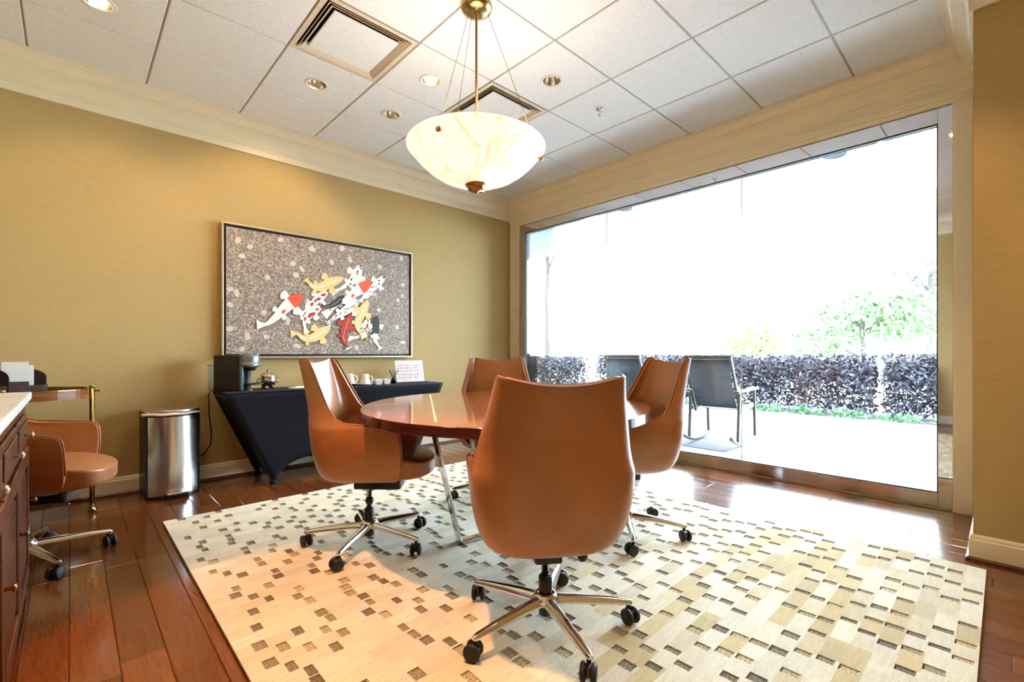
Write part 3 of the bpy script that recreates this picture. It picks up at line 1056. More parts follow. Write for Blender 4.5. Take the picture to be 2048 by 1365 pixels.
FISH = [
    ('white_s', 0.038, [(2.21, 1.4), (2.18, 1.32), (2.16, 1.26), (2.1, 1.21), (1.99, 1.19)]),
    ('white_b', 0.044, [(2.12, 1.93), (2.08, 1.84), (2.02, 1.75), (1.94, 1.69), (1.82, 1.62)]),
    ('white_d', 0.036, [(2.39, 1.85), (2.31, 1.77), (2.23, 1.69), (2.16, 1.63), (2.12, 1.56)]),
    ('white_o', 0.05, [(2.23, 1.78), (2.16, 1.72), (2.06, 1.65), (1.99, 1.59), (1.89, 1.52), (1.75, 1.4)]),
    ('white_r', 0.036, [(1.79, 1.64), (1.71, 1.57), (1.65, 1.51), (1.59, 1.45), (1.53, 1.39)]),
    ('black', 0.03, [(1.95, 1.61), (1.89, 1.55), (1.82, 1.5), (1.76, 1.49), (1.72, 1.5)]),
    ('white_r', 0.038, [(1.73, 1.48), (1.65, 1.44), (1.59, 1.37), (1.57, 1.31), (1.59, 1.23)]),
    ('yellow', 0.044, [(1.94, 1.78), (1.83, 1.73), (1.72, 1.67), (1.65, 1.67), (1.61, 1.7), (1.58, 1.73)]),
    ('white_o', 0.052, [(1.55, 1.58), (1.48, 1.52), (1.41, 1.46), (1.33, 1.37), (1.25, 1.3), (1.17, 1.29)]),
    ('yellow', 0.044, [(1.81, 1.3), (1.73, 1.24), (1.65, 1.19), (1.57, 1.18), (1.51, 1.22), (1.45, 1.22)]),
    ('white_g', 0.046, [(2.09, 1.58), (2.02, 1.51), (1.93, 1.44), (1.84, 1.38), (1.78, 1.32)]),
    ('yellow', 0.044, [(2.2, 1.58), (2.15, 1.49), (2.1, 1.39), (2.08, 1.32), (2.12, 1.24), (2.15, 1.19)]),
    ('red', 0.04, [(2.02, 1.43), (1.98, 1.34), (1.95, 1.26), (1.94, 1.19), (1.97, 1.13), (1.99, 1.085)]),
    ('black_w', 0.036, [(2.29, 1.43), (2.28, 1.35), (2.28, 1.26), (2.27, 1.19), (2.3, 1.13), (2.335, 1.085)]),
]
KM = ['koi_white', 'koi_orange', 'koi_red', 'koi_yellow', 'koi_black', 'koi_grey', 'koi_shade']
fr_ = random.Random(3)
for fi, (kind, hw, sp) in enumerate(FISH):
    hw *= 1.12
    Q = catmull(sp, 5)
    n = len(Q)
    m = MB()
    y0 = -0.0385 - 0.0009 * (fi + 1)
    body = {'yellow': 3, 'red': 2, 'black': 4}.get(kind, 0)
    fin = {'yellow': 3, 'red': 2, 'black': 5}.get(kind, 0)
    L_, Rr_, cen, nor = [], [], [], []
    for i, (x_, z_) in enumerate(Q):
        a, b = Q[max(0, i - 1)], Q[min(n - 1, i + 1)]
        d = Vector((b[0] - a[0], b[1] - a[1])).normalized()
        nn = Vector((-d.y, d.x))
        t_ = i / (n - 1)
        prof = (min(1, math.sqrt(t_ / 0.22)) if t_ < 0.22 else 1 - 0.78 * ((t_ - 0.22) / 0.62) ** 1.15 if t_ < 0.84 else 0.22 + 0.55 * ((t_ - 0.84) / 0.16))
        w = hw * prof
        cen.append(Vector((x_ - OX, z_ - OZ))); nor.append((d, nn, w))
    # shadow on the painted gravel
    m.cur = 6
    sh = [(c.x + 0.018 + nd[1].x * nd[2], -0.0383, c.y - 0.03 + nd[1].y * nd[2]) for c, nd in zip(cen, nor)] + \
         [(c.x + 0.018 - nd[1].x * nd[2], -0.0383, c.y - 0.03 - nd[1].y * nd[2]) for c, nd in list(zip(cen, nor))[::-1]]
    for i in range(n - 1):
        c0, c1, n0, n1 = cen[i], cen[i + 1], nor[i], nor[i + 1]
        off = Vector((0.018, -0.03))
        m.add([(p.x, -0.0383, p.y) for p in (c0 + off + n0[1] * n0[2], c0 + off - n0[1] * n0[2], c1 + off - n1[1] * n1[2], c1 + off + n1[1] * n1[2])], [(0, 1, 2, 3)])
    # pectoral and pelvic fins
    for t_, ln in ((0.26, 1.25), (0.55, 0.7)):
        i = int(t_ * (n - 1))
        c, (d, nn, w) = cen[i], nor[i]
        for s2 in (-1, 1):
            m.cur = fin if kind != 'black_w' else 0
            b0 = c + nn * s2 * w * 0.7
            tip = b0 + nn * s2 * hw * ln * 0.9 + d * hw * ln * 0.55
            q1 = b0 + nn * s2 * hw * ln * 0.75 - d * hw * 0.15
            q2 = b0 + d * hw * 0.6 * ln
            fan = [b0 - d * hw * 0.2]
            for q in range(7):
                an = -0.25 + 1.25 * q / 6
                rad_ = hw * ln * (1.05 + 0.12 * math.sin(PI * q / 6))
                fan.append(b0 + (nn * s2 * math.cos(an) + d * math.sin(an)) * rad_)
            fan.append(b0 + d * hw * 0.3 * ln)
            m.add([(p.x, y0 + 0.0003, p.y) for p in fan], [list(range(len(fan)))])
    # body strip
    for i in range(n - 1):
        t_ = (i + 0.5) / (n - 1)
        mi = body
        if kind == 'white_o' and t_ < 0.3:
            mi = 1
        if kind == 'black_w':
            mi = 4 if t_ < 0.45 else 0
        if kind in ('red',) and t_ > 0.93:
            mi = 0
        m.cur = mi
        c0, c1, n0, n1 = cen[i], cen[i + 1], nor[i], nor[i + 1]
        m.add([(p.x, y0, p.y) for p in (c0 + n0[1] * n0[2], c0 - n0[1] * n0[2], c1 - n1[1] * n1[2], c1 + n1[1] * n1[2])], [(0, 1, 2, 3)])
    # spots and stripes
    if kind in ('white_b', 'white_d', 'white_g', 'white_r', 'white_s'):
        m.cur = {'white_b': 4, 'white_d': 4, 'white_g': 5, 'white_r': 2, 'white_s': 2}[kind]
        for k in range({'white_g': 14, 'white_r': 5}.get(kind, 9)):
            i = min(n - 2, int((0.05 + 0.075 * k) * (n - 1))) if kind != 'white_r' else min(n - 2, int((0.04 + 0.13 * k) * (n - 1)))
            c, (d, nn, w) = cen[i], nor[i]
            p = c + nn * w * fr_.uniform(-0.6, 0.6)
            sz = hw * (fr_.uniform(0.16, 0.26) if kind != 'white_r' else fr_.uniform(0.3, 0.5))
            blob(m, p.x, p.y, sz * 1.4, sz * 0.75, math.atan2(d.y, d.x) + fr_.uniform(-0.5, 0.5), y0 - 0.0003, 8, fr_, 0.25)
    if kind == 'white_o':
        m.cur = 1
        i = int(0.5 * (n - 1))
        c, (d, nn, w) = cen[i], nor[i]
        blob(m, c.x + nn.x * w * 0.3, c.y + nn.y * w * 0.3, hw * 0.42, hw * 0.26, math.atan2(d.y, d.x), y0 - 0.0003, 9, fr_, 0.2)
    if kind == 'white_d':
        m.cur = 2
        blob(m, cen[1].x, cen[1].y, 0.016, 0.016, 0, y0 - 0.0004, 12)
    if kind in ('yellow', 'red', 'black'):
        m.cur = 0 if kind == 'yellow' else 3
        ws = 0.10 if kind == 'yellow' else 0.05
        for i in range(int(n * 0.15), int(n * 0.72)):
            c0, c1, n0, n1 = cen[i], cen[i + 1], nor[i], nor[i + 1]
            m.add([(p.x, y0 - 0.0002, p.y) for p in (c0 + n0[1] * hw * ws, c0 - n0[1] * hw * ws, c1 - n1[1] * hw * ws, c1 + n1[1] * hw * ws)], [(0, 1, 2, 3)])
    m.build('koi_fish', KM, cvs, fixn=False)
for (x_, z_) in [(1.03, 2.0), (1.12, 1.96), (1.06, 1.87), (1.26, 1.71), (1.5, 1.76), (1.55, 1.82), (1.47, 1.86), (0.97, 1.58), (1.02, 1.55), (1.23, 1.4), (0.97, 1.25), (1.25, 1.19),
                 (1.51, 1.11), (1.06, 1.08), (1.43, 1.33), (1.64, 2.02), (1.83, 1.92), (2.01, 1.97), (1.93, 2.07), (2.33, 1.94), (2.6, 1.78), (2.59, 1.66), (2.54, 1.61), (2.32, 1.49),
                 (2.53, 1.32), (2.6, 1.16), (2.08, 1.1), (2.58, 2.06), (2.27, 1.65), (1.37, 2.06), (0.97, 1.45), (1.6, 1.52), (2.24, 1.17), (1.1, 1.19)]:
    m = MB()
    blob(m, x_ - OX, z_ - OZ, fr_.uniform(0.022, 0.034), fr_.uniform(0.018, 0.026), fr_.uniform(0, 3), -0.0386, 14, fr_, 0.06)
    m.build('painted_pebble', 'pebble_paint', cvs, fixn=False)

# ------------------------------------------------------------------ side table under stretch cloth
SX0, SX1, SY0, SY1, SZ = 0.84, 2.80, 3.995, 4.45, 0.742
st = thing('side_table', ((SX0 + SX1) / 2, (SY0 + SY1) / 2, 0), 0, 'long side table under a fitted black stretch cloth, against the left wall', 'table')
hx, hy = (SX1 - SX0) / 2, (SY1 - SY0) / 2
fxx = hx - 0.33
MB().box(-hx + 0.012, hx - 0.012, -hy + 0.012, hy - 0.012, SZ - 0.04, SZ - 0.006).build('table_board', 'black_plastic', st)
for sx in (-1, 1):
    for sy in (-1, 1):
        MB().tube([(sx * (fxx - 0.01), sy * (hy - 0.03), SZ - 0.03), (sx * (fxx - 0.01), sy * (hy - 0.03), 0.0)], 0.014, 10).build('leg', 'black_plastic', st)
m = MB()
nu, nv = 40, 14


def cloth_side(T0, T1, F0, F1, hem, out):
    """panel from the top edge T0-T1 down to feet F0-F1, hem lifted between the feet"""
    T0, T1, F0, F1, out = map(Vector, (T0, T1, F0, F1, out))
    P_ = []
    for j in range(nv + 1):
        v = j / nv
        row = []
        for i in range(nu + 1):
            u = i / nu
            tp = T0.lerp(T1, u)
            uu = u
            bt = F0.lerp(F1, uu)
            lift = hem * (1 - (abs(2 * u - 1)) ** 7)
            bt = bt + Vector((0, 0, lift))
            p = tp.lerp(bt, v)
            pull = math.sin(PI * v) * 0.018 * (1 - abs(2 * u - 1) ** 4)
            row.append(p - out * pull)
        P_.append(row)
    return P_


b = 0.012
tops = [(-hx, -hy, SZ - b), (hx, -hy, SZ - b), (hx, hy, SZ - b), (-hx, hy, SZ - b)]
feet = [(-fxx, -hy + 0.005, 0.0), (fxx, -hy + 0.005, 0.0), (fxx, hy - 0.005, 0.0), (-fxx, hy - 0.005, 0.0)]
outs = [(0, -1, 0), (1, 0, 0), (0, 1, 0), (-1, 0, 0)]
for k in range(4):
    k2 = (k + 1) % 4
    m.grid(cloth_side(tops[k], tops[k2], feet[k], feet[k2], 0.185 if k % 2 == 0 else 0.07, outs[k]))
def rr_poly(hx_, hy_, z):
    return [(-hx_, -hy_, z), (hx_, -hy_, z), (hx_, hy_, z), (-hx_, hy_, z)]
for (a0, z0, a1, z1) in ((0, SZ - b, 0.004, SZ - 0.003), (0.004, SZ - 0.003, 0.012, SZ)):
    A = rr_poly(hx - a0, hy - a0, z0); B = rr_poly(hx - a1, hy - a1, z1)
    for k in range(4):
        k2 = (k + 1) % 4
        m.add([A[k], A[k2], B[k2], B[k]], [(0, 1, 2, 3)], True)
m.add(rr_poly(hx - 0.012, hy - 0.012, SZ), [(0, 1, 2, 3)])
cl = m.build('stretch_cloth', 'spandex', st, merge=True)
md = cl.modifiers.new('solid', 'SOLIDIFY'); md.thickness = 0.003; md.offset = -1
for f_ in feet:
    MB().lathe([(0.0001, 0.03), (0.02, 0.028), (0.03, 0.012), (0.03, 0.0), (0.0001, 0.0)], 12).build('foot_pocket', 'spandex', st, (f_[0] * 0.99, f_[1] * 0.95, 0))

# coffee machine
cm = thing('coffee_machine', (0.965, 4.26, SZ), R(-34), 'black coffee machine with grey round brew head on the black table', 'coffee machine')
MB().prism([(-0.125, -0.09), (0.06, -0.09), (0.085, -0.065), (0.085, 0.065), (0.06, 0.09), (-0.125, 0.09)], 0.0, 0.285).build('body', 'black_plastic', cm, bevel=0.008)
hd = MB().lathe([(0.0001, 0.298), (0.05, 0.296), (0.074, 0.288), (0.08, 0.276), (0.08, 0.232)], 36, (0.10, 0, 0)).build('brew_head', 'machine_grey', cm)
MB().lathe([(0.078, 0.232), (0.078, 0.226), (0.08, 0.225), (0.079, 0.196), (0.07, 0.188), (0.045, 0.186)], 36, (0.10, 0, 0)).build('brew_collar', 'machine_grey', hd)
MB().lathe([(0.06, 0.188), (0.05, 0.165), (0.03, 0.16), (0.0001, 0.16)], 28, (0.10, 0, 0)).build('spout', 'black_plastic', hd)
MB().box(0.165, 0.174, -0.012, 0.012, 0.27, 0.3).build('lid_tab', 'chrome', hd, bevel=0.002)
MB().lathe([(0.0001, 0.165), (0.022, 0.165), (0.022, 0.012), (0.034, 0.008), (0.036, 0.0), (0.0001, 0.0)], 24, (0.095, 0, 0)).build('drip_column', 'machine_grey', cm)
MB().prism([(0.09 + 0.075 * math.cos(t_ / 12 * PI * 2), 0.06 * math.sin(t_ / 12 * PI * 2)) for t_ in range(12)], 0.05, 0.062).build('cup_tray', 'black_plastic', cm, (0.05, -0.01, 0), bevel=0.003)
MB().box(-0.18, -0.127, -0.06, 0.06, 0.01, 0.205).build('water_tank', 'clear_plastic', cm, bevel=0.006)
MB().box(-0.183, -0.127, -0.063, 0.063, 0.205, 0.212).build('tank_lid', 'machine_grey', cm, bevel=0.002)
crd = MB().tube([(0.86, 4.40, 0.752), (0.83, 4.41, 0.75), (0.81, 4.415, 0.71), (0.815, 4.42, 0.55), (0.83, 4.42, 0.4), (0.825, 4.425, 0.3), (0.78, 4.44, 0.225), (0.74, 4.47, 0.215), (0.725, 4.49, 0.22)], 0.0045, 8)
tag(crd.build('power_cord', 'rubber'), 'black power cord hanging down beside the trash can', 'cord')

# sugar bowl
sb_ = thing('sugar_bowl', (1.225, 4.32, SZ), 0, 'shiny silver lidded sugar bowl beside the coffee machine', 'bowl')
MB().lathe([(0.0001, 0.018), (0.034, 0.02), (0.052, 0.034), (0.062, 0.058), (0.064, 0.08), (0.058, 0.1), (0.062, 0.108), (0.058, 0.11)], 36).build('bowl', 'silver', sb_)
for i in range(4):
    a = PI / 4 + i * PI / 2
    MB().lathe([(0.0001, 0.0), (0.012, 0.002), (0.016, 0.012), (0.012, 0.022), (0.0001, 0.026)], 14).build('ball_foot', 'bronze', sb_, (0.042 * math.cos(a), 0.042 * math.sin(a), 0))
ld_ = MB().lathe([(0.066, 0.109), (0.06, 0.118), (0.036, 0.132), (0.008, 0.138), (0.0001, 0.138)], 32).build('lid', 'silver', sb_)
MB().lathe([(0.006, 0.136), (0.005, 0.144), (0.011, 0.15), (0.011, 0.158), (0.0001, 0.164)], 16).build('lid_knob', 'bronze', ld_)
for s2 in (-1, 1):
    MB().tube([(s2 * 0.06, 0, 0.09), (s2 * 0.082, 0, 0.085), (s2 * 0.085, 0, 0.06), (s2 * 0.062, 0, 0.05)], 0.0045, 8).build('handle', 'bronze', sb_)

# folded napkins
nk = MB()
nk.prism([(-0.09, -0.05), (0.02, -0.07), (0.09, -0.045), (0.085, 0.05), (-0.04, 0.065), (-0.1, 0.03)], 0.0, 0.006)
nk.prism([(-0.06, -0.03), (0.06, -0.05), (0.08, 0.03), (-0.03, 0.05)], 0.006, 0.012)
tag(nk.build('paper_napkin', 'paper', None, (1.46, 4.22, SZ), bevel=0.002), 'crumpled white paper napkin on the black table', 'napkin')


def mug(x, y, rz, label):
    r = thing('coffee_cup', (x, y, SZ + 0.012), rz, label, 'cup', 'upturned white cups')
    MB().lathe([(0.046, 0.0), (0.047, 0.004), (0.043, 0.03), (0.036, 0.07), (0.033, 0.088), (0.028, 0.094), (0.0001, 0.094)], 32).build('cup_body', 'ceramic', r)
    MB().tube([(0.036, 0, 0.076), (0.06, 0, 0.07), (0.068, 0, 0.045), (0.06, 0, 0.022), (0.043, 0, 0.018)], 0.0055, 8).build('handle', 'ceramic', r)
    s_ = MB().lathe([(0.0001, 0.0), (0.04, 0.0), (0.05, 0.004), (0.072, 0.012), (0.073, 0.0145), (0.05, 0.0095), (0.0001, 0.0085)], 36)
    tag(s_.build('saucer', 'ceramic', None, (x, y, SZ + 0.0005)), label.replace('upturned white coffee cup', 'white saucer under the upturned coffee cup'), 'saucer', 'white saucers')
    return r


mug(1.93, 4.28, R(-30), 'upturned white coffee cup nearer the coffee machine')
mug(2.02, 4.15, R(-30), 'upturned white coffee cup nearer the square sugar dishes')
for i, (x_, y_, lb) in enumerate(((2.16, 4.16, 'small square white dish beside the upturned cup'), (2.245, 4.16, 'small square white dish beside the black stirrers'))):
    m = MB()
    V = []
    for (q, z) in ((0.026, 0.0), (0.036, 0.05), (0.033, 0.05), (0.024, 0.006)):
        V.append([(-q, -q, z), (q, -q, z), (q, q, z), (-q, q, z)])
    m.grid(V, closed_u=True, smooth=False)
    m.add([(-0.026, -0.026, 0), (0.026, -0.026, 0), (0.026, 0.026, 0), (-0.026, 0.026, 0)], [(0, 1, 2, 3)])
    m.add([(-0.024, -0.024, 0.006), (0.024, -0.024, 0.006), (0.024, 0.024, 0.006), (-0.024, 0.024, 0.006)], [(0, 1, 2, 3)])
    tag(m.build('square_dish', 'ceramic', None, (x_, y_, SZ + 0.0005), (0, 0, R(-8)), bevel=0.0015), lb, 'dish', 'small white dishes')
sh_ = thing('stirrer_holder', (2.345, 4.2, SZ), 0, 'small clear holder of black stirrers beside the printed card', 'holder')
MB().lathe([(0.0001, 0.003), (0.022, 0.003), (0.024, 0.05), (0.026, 0.05), (0.024, 0.0), (0.0001, 0.0)], 20).build('glass_cup', 'clear_plastic', sh_)
for i, (dx, dy) in enumerate(((-0.045, 0.0), (-0.03, 0.015), (0.03, 0.01), (0.05, -0.005), (0.005, 0.02))):
    MB().bar((-dx * 0.3, -dy * 0.3, 0.005), (dx, dy, 0.135), 0.007, 0.004, (0, 1, 0)).build('stirrer', 'black_plastic', sh_)
    
cdh = thing('menu_card', (2.57, 4.24, SZ), R(-6), 'pale acrylic card with rows of tiny print at the right end of the black table', 'card')
MB().bar((0, 0, 0.004), (0, 0.06, 0.225), 0.31, 0.004, (1, 0, 0)).build('card_panel', 'card', cdh)
MB().box(-0.155, 0.155, -0.02, 0.07, 0.0, 0.006).build('stand_base', 'clear_plastic', cdh, bevel=0.001)
pm_ = MB()
rp = random.Random(9)
dvec = Vector((0, 0.06, 0.221)).normalized()
nvec = Vector((0, -dvec.z, dvec.y))
rowsp = [(0.175, [(-0.13, 0.0), (0.05, 0.11)]), (0.148, [(-0.13, 0.03), (0.05, 0.08)]), (0.118, [(-0.13, 0.11)]), (0.078, [(-0.13, 0.02), (0.05, 0.09)]), (0.048, [(-0.13, 0.0), (0.05, 0.09)])]
for (h_, segs) in rowsp:
    for (a, bb) in segs:
        x_ = a
        while x_ < bb:
            w = rp.uniform(0.006, 0.012)
            p = Vector((0, 0, 0.004)) + dvec * h_ + nvec * 0.003
            hh2 = rp.uniform(0.004, 0.007)
            pm_.add([(x_, (p - dvec * hh2).y, (p - dvec * hh2).z), (x_ + w, (p - dvec * hh2).y, (p - dvec * hh2).z), (x_ + w, (p + dvec * hh2).y, (p + dvec * hh2).z), (x_, (p + dvec * hh2).y, (p + dvec * hh2).z)], [(0, 1, 2, 3)])
            x_ += w + 0.016
pm_.build('print', 'card_print', cdh, fixn=False)

# ------------------------------------------------------------------ trash can
tc = thing('trash_can', (0.545, 4.285, 0), R(2), 'stainless steel step trash can with pink liner edge against the left wall', 'trash can')


def dpoly(k=1.0, n=14, hw=0.163, dep=0.16, bul=0.075):
    out = [(hw * k, dep * k), (-hw * k, dep * k)]
    for i in range(n + 1):
        t_ = -1 + 2 * i / n
        out.append((t_ * hw * k, -dep * k * 0.6 - bul * (1 - t_ * t_) * k - 0.0))
    return out


MB().prism(dpoly(1.0), 0.0, 0.022).build('base', 'black_plastic', tc, bevel=0.003)
m = MB(); V = []
for z in (0.02, 0.3, 0.585):
    V.append([(p[0], p[1], z) for p in dpoly(0.985, 24)])
m.grid(V, closed_u=True)
m.build('body', 'brushed_steel', tc)
MB().box(0.159, 0.166, -0.105, 0.16, 0.022, 0.62).build('side_strip', 'black_plastic', tc, bevel=0.002)
MB().box(-0.166, -0.159, -0.105, 0.16, 0.022, 0.62).build('side_strip', 'black_plastic', tc, bevel=0.002)
MB().prism(dpoly(0.97, 24), 0.585, 0.612).build('rim', 'black_plastic', tc)
lid = MB().prism(dpoly(1.01, 24), 0.612, 0.634).build('lid', 'brushed_steel', tc, bevel=0.006)
q = dpoly(1.025, 24)[2:]
MB().tube([(-0.175, -0.07, 0.6)] + [(p[0], p[1], 0.604 + 0.0015 * math.sin(i * 0.7)) for i, p in enumerate(q)], [0.012 - 0.0003 * i for i in range(len(q) + 1)], 8).build('bin_liner', 'liner', tc)
pd = MB().box(-0.06, 0.065, -0.235, -0.15, 0.036, 0.05).build('pedal', 'brushed_steel', tc, bevel=0.004)
MB().box(-0.075, 0.08, -0.19, -0.155, 0.0, 0.036).build('pedal_recess', 'black_plastic', tc, bevel=0.003)

# ------------------------------------------------------------------ brass bar cart with oval tray
ct = thing('bar_cart', (-0.275, 4.12, 0), 0, 'brass bar cart with an oval wood tray rim, behind the cabinet and swivel chair', 'cart')
ea, eb = 0.365, 0.26


def ov(a, b, n=56):
    return [(a * math.copysign(abs(math.cos(2 * PI * i / n)) ** 0.8, math.cos(2 * PI * i / n)), b * math.copysign(abs(math.sin(2 * PI * i / n)) ** 0.8, math.sin(2 * PI * i / n))) for i in range(n)]


for zt, nm in ((0.815, 'upper_tray'), (0.30, 'lower_tray')):
    MB().prism(ov(ea - 0.01, eb - 0.01), zt - 0.035, zt - 0.025).build(nm, 'cart_wood', ct)
    V = [[(x_, y_, z) for x_, y_ in ov(ea + d, eb + d)] for d, z in ((0, zt - 0.055), (0, zt), (-0.008, zt), (-0.008, zt - 0.055), (0, zt - 0.055))]
    MB().grid(V, closed_u=True, smooth=False).build('tray_rim', 'cart_wood', ct)
    V = [[(x_, y_, z) for x_, y_ in ov(ea + d, eb + d)] for d, z in ((0.002, zt - 0.001), (0.002, zt + 0.005), (-0.01, zt + 0.005), (-0.01, zt - 0.001), (0.002, zt - 0.001))]
    MB().grid(V, closed_u=True, smooth=False).build('rim_cap', 'brass', ct)
for i, (x_, y_) in enumerate(((0.379, -0.02), (-0.379, -0.02), (0.0, 0.275), (0.0, -0.275))):
    p_ = MB().tube([(x_, y_, 0.06), (x_, y_, 0.828)], 0.014, 14).build('post', 'brass', ct)
    MB().lathe([(0.0001, 0.838), (0.016, 0.836), (0.017, 0.828), (0.0155, 0.824)], 16, (x_, y_, 0)).build('post_cap', 'brass', p_)
    MB().lathe([(0.0001, -0.024), (0.017, -0.017), (0.024, 0), (0.017, 0.017), (0.0001, 0.024)], 18).build('ball_caster', 'brass', ct, (x_, y_, 0.024))
    MB().tube([(x_, y_, 0.044), (x_, y_, 0.066)], 0.009, 10).build('caster_stem', 'brass', ct)
    MB().lathe([(0.0001, 0.0), (0.006, 0.0), (0.006, 0.02), (0.011, 0.024), (0.0001, 0.034)], 12, axis='X').build('side_knob', 'brass', ct, (x_ + 0.012 if x_ >= 0 else x_ - 0.046, y_, 0.798))

# desk organizer on the cart
og = thing('desk_organizer', (-0.205, 3.97, 0.793), R(-4), 'dark wood desk organizer with small drawers and rounded dividers on the cart', 'organizer')
MB().box(-0.20, 0.10, -0.08, 0.08, 0.0, 0.008).build('base_board', 'organizer_wood', og, bevel=0.002)
for (x0, x1) in ((-0.195, -0.052), (-0.046, 0.097)):
    MB().box(x0, x1, -0.078, -0.068, 0.008, 0.062).build('front_panel', 'organizer_wood', og, bevel=0.002)
MB().box(-0.198, 0.1, -0.06, 0.08, 0.008, 0.06).build('drawer_case', 'organizer_dark', og, bevel=0.002)
MB().lathe([(0.0001, 0.0), (0.012, 0.0), (0.012, 0.002), (0.0001, 0.002)], 16, axis='Y').build('finger_notch', 'organizer_dark', og, (-0.12, -0.0795, 0.056))


def arch(x0, x1, y0, y1, z0, z1, nm):
    pts = [(x0, z0), (x1, z0), (x1, z0 + (z1 - z0) * 0.45)]
    cx_ = x0
    for i in range(9):
        t_ = PI / 2 * i / 8
        pts.append((x0 + (x1 - x0) * (0.4 + 0.6 * math.cos(t_)), z0 + (z1 - z0) * (0.45 + 0.55 * math.sin(t_))))
    pts.append((x0, z1))
    n = len(pts)
    m = MB()
    m.v = [(p[0], y0, p[1]) for p in pts] + [(p[0], y1, p[1]) for p in pts]
    m.f = [list(range(n)), list(range(n, 2 * n))[::-1]] + [[i, (i + 1) % n, n + (i + 1) % n, n + i] for i in range(n)]
    m.mi = [0] * len(m.f); m.sm = [False] * len(m.f)
    return m.build(nm, 'organizer_dark', og, bevel=0.002)


arch(-0.19, -0.046, -0.055, -0.045, 0.06, 0.165, 'divider')
arch(-0.19, 0.097, 0.04, 0.05, 0.06, 0.172, 'divider')
MB().box(-0.05, 0.03, -0.03, -0.015, 0.06, 0.085).build('card_slot', 'organizer_wood', og)
for i, (x0, x1, z1, y_, lb) in enumerate(((-0.085, 0.025, 0.2, 0.012, 'tall white paper sheet standing in the desk organizer'), (-0.12, 0.045, 0.18, 0.026, 'wider white envelope standing behind the tall sheet in the organizer'))):
    m = MB().prism([(x0, y_), (x1, y_), (x1, y_ + 0.003), (x0, y_ + 0.003)], 0.061, z1)
    o = m.build('paper_sheet', 'paper', None, (-0.205, 3.97, 0.793), (0, 0, R(-4)))
    tag(o, lb, 'paper', 'papers in the organizer')

# ------------------------------------------------------------------ dark wood cabinet with stone top (left edge)
cb = thing('cabinet', (-0.135, 2.88, 0), 0, 'dark wood paneled cabinet at the left edge, under the stone top', 'cabinet')
CL = 2.05
MB().box(-0.60, -0.02, -CL, 0.0, 0.08, 0.84).build('body', 'cabinet_wood', cb, bevel=0.003)
MB().box(-0.58, -0.06, -CL, -0.03, 0.0, 0.08).build('plinth', 'cabinet_wood', cb)
for yy in (0.0, -CL + 0.14):
    m = MB()
    pts = [(0.006, 0.0), (0.006, 0.1), (-0.14, 0.1), (-0.135, 0.085), (-0.07, 0.06), (-0.05, 0.0)]
    n = len(pts)
    m.v = [(0.0, p[0] + yy - 0.006, p[1]) for p in pts] + [(-0.035, p[0] + yy - 0.006, p[1]) for p in pts]
    m.f = [list(range(n)), list(range(n, 2 * n))[::-1]] + [[i, (i + 1) % n, n + (i + 1) % n, n + i] for i in range(n)]
    m.mi = [0] * len(m.f); m.sm = [False] * len(m.f)
    m.build('bracket_foot', 'cabinet_wood', cb, bevel=0.003)
MB().box(-0.02, -0.004, -CL, 0.0, 0.80, 0.84).build('top_rail', 'cabinet_wood', cb, bevel=0.002)
nd = 4
dw = CL / nd
for i in range(nd):
    y0, y1 = -dw * (i + 1) + 0.012, -dw * i - 0.012
    dr = MB().box(-0.02, 0.0, y0, y1, 0.66, 0.79).build('drawer', 'cabinet_wood', cb, bevel=0.004)
    MB().box(0.0, 0.006, y0 + 0.03, y1 - 0.03, 0.685, 0.765).build('drawer_panel', 'cabinet_wood', dr, bevel=0.003)
    MB().lathe([(0.0001, 0.0), (0.006, 0.0), (0.005, 0.012), (0.012, 0.018), (0.012, 0.024), (0.0001, 0.028)], 14, axis='X').build('knob', 'chrome', dr, (0.006, (y0 + y1) / 2, 0.725))
    dm = MB().box(-0.02, -0.004, y0, y1, 0.10, 0.645)
    dr = dm.build('door', 'cabinet_wood', cb, bevel=0.003)
    fm = MB()
    fm.box(-0.004, 0.008, y0, y0 + 0.06, 0.10, 0.645).box(-0.004, 0.008, y1 - 0.06, y1, 0.10, 0.645)
    fm.box(-0.004, 0.008, y0 + 0.06, y1 - 0.06, 0.10, 0.16).box(-0.004, 0.008, y0 + 0.06, y1 - 0.06, 0.585, 0.645)
    fm.build('door_frame', 'cabinet_wood', dr, bevel=0.003)
    MB().box(-0.004, 0.004, y0 + 0.09, y1 - 0.09, 0.19, 0.555).build('raised_panel', 'cabinet_wood', dr, bevel=0.004)
    MB().lathe([(0.0001, 0.0), (0.006, 0.0), (0.005, 0.012), (0.011, 0.018), (0.011, 0.023), (0.0001, 0.026)], 14, axis='X').build('knob', 'bronze', dr, (0.008, y1 - 0.03, 0.42))
tp_ = MB().box(-0.775 + 0.04, -0.122, 0.80, 2.915, 0.845, 0.876).build('stone_countertop', 'stone_top', bevel=0.004)
tag(tp_, 'pale stone countertop over the dark wood cabinet', 'countertop')
pn = MB().tube([(-0.43, 2.72, 0.888), (-0.26, 2.86, 0.888)], 0.011, 12)
pn.tube([(-0.26, 2.86, 0.888), (-0.245, 2.872, 0.888)], [0.011, 0.007], 12)
tag(pn.build('marker_pen', 'black_plastic'), 'thick black pen lying on the pale stone countertop', 'pen')

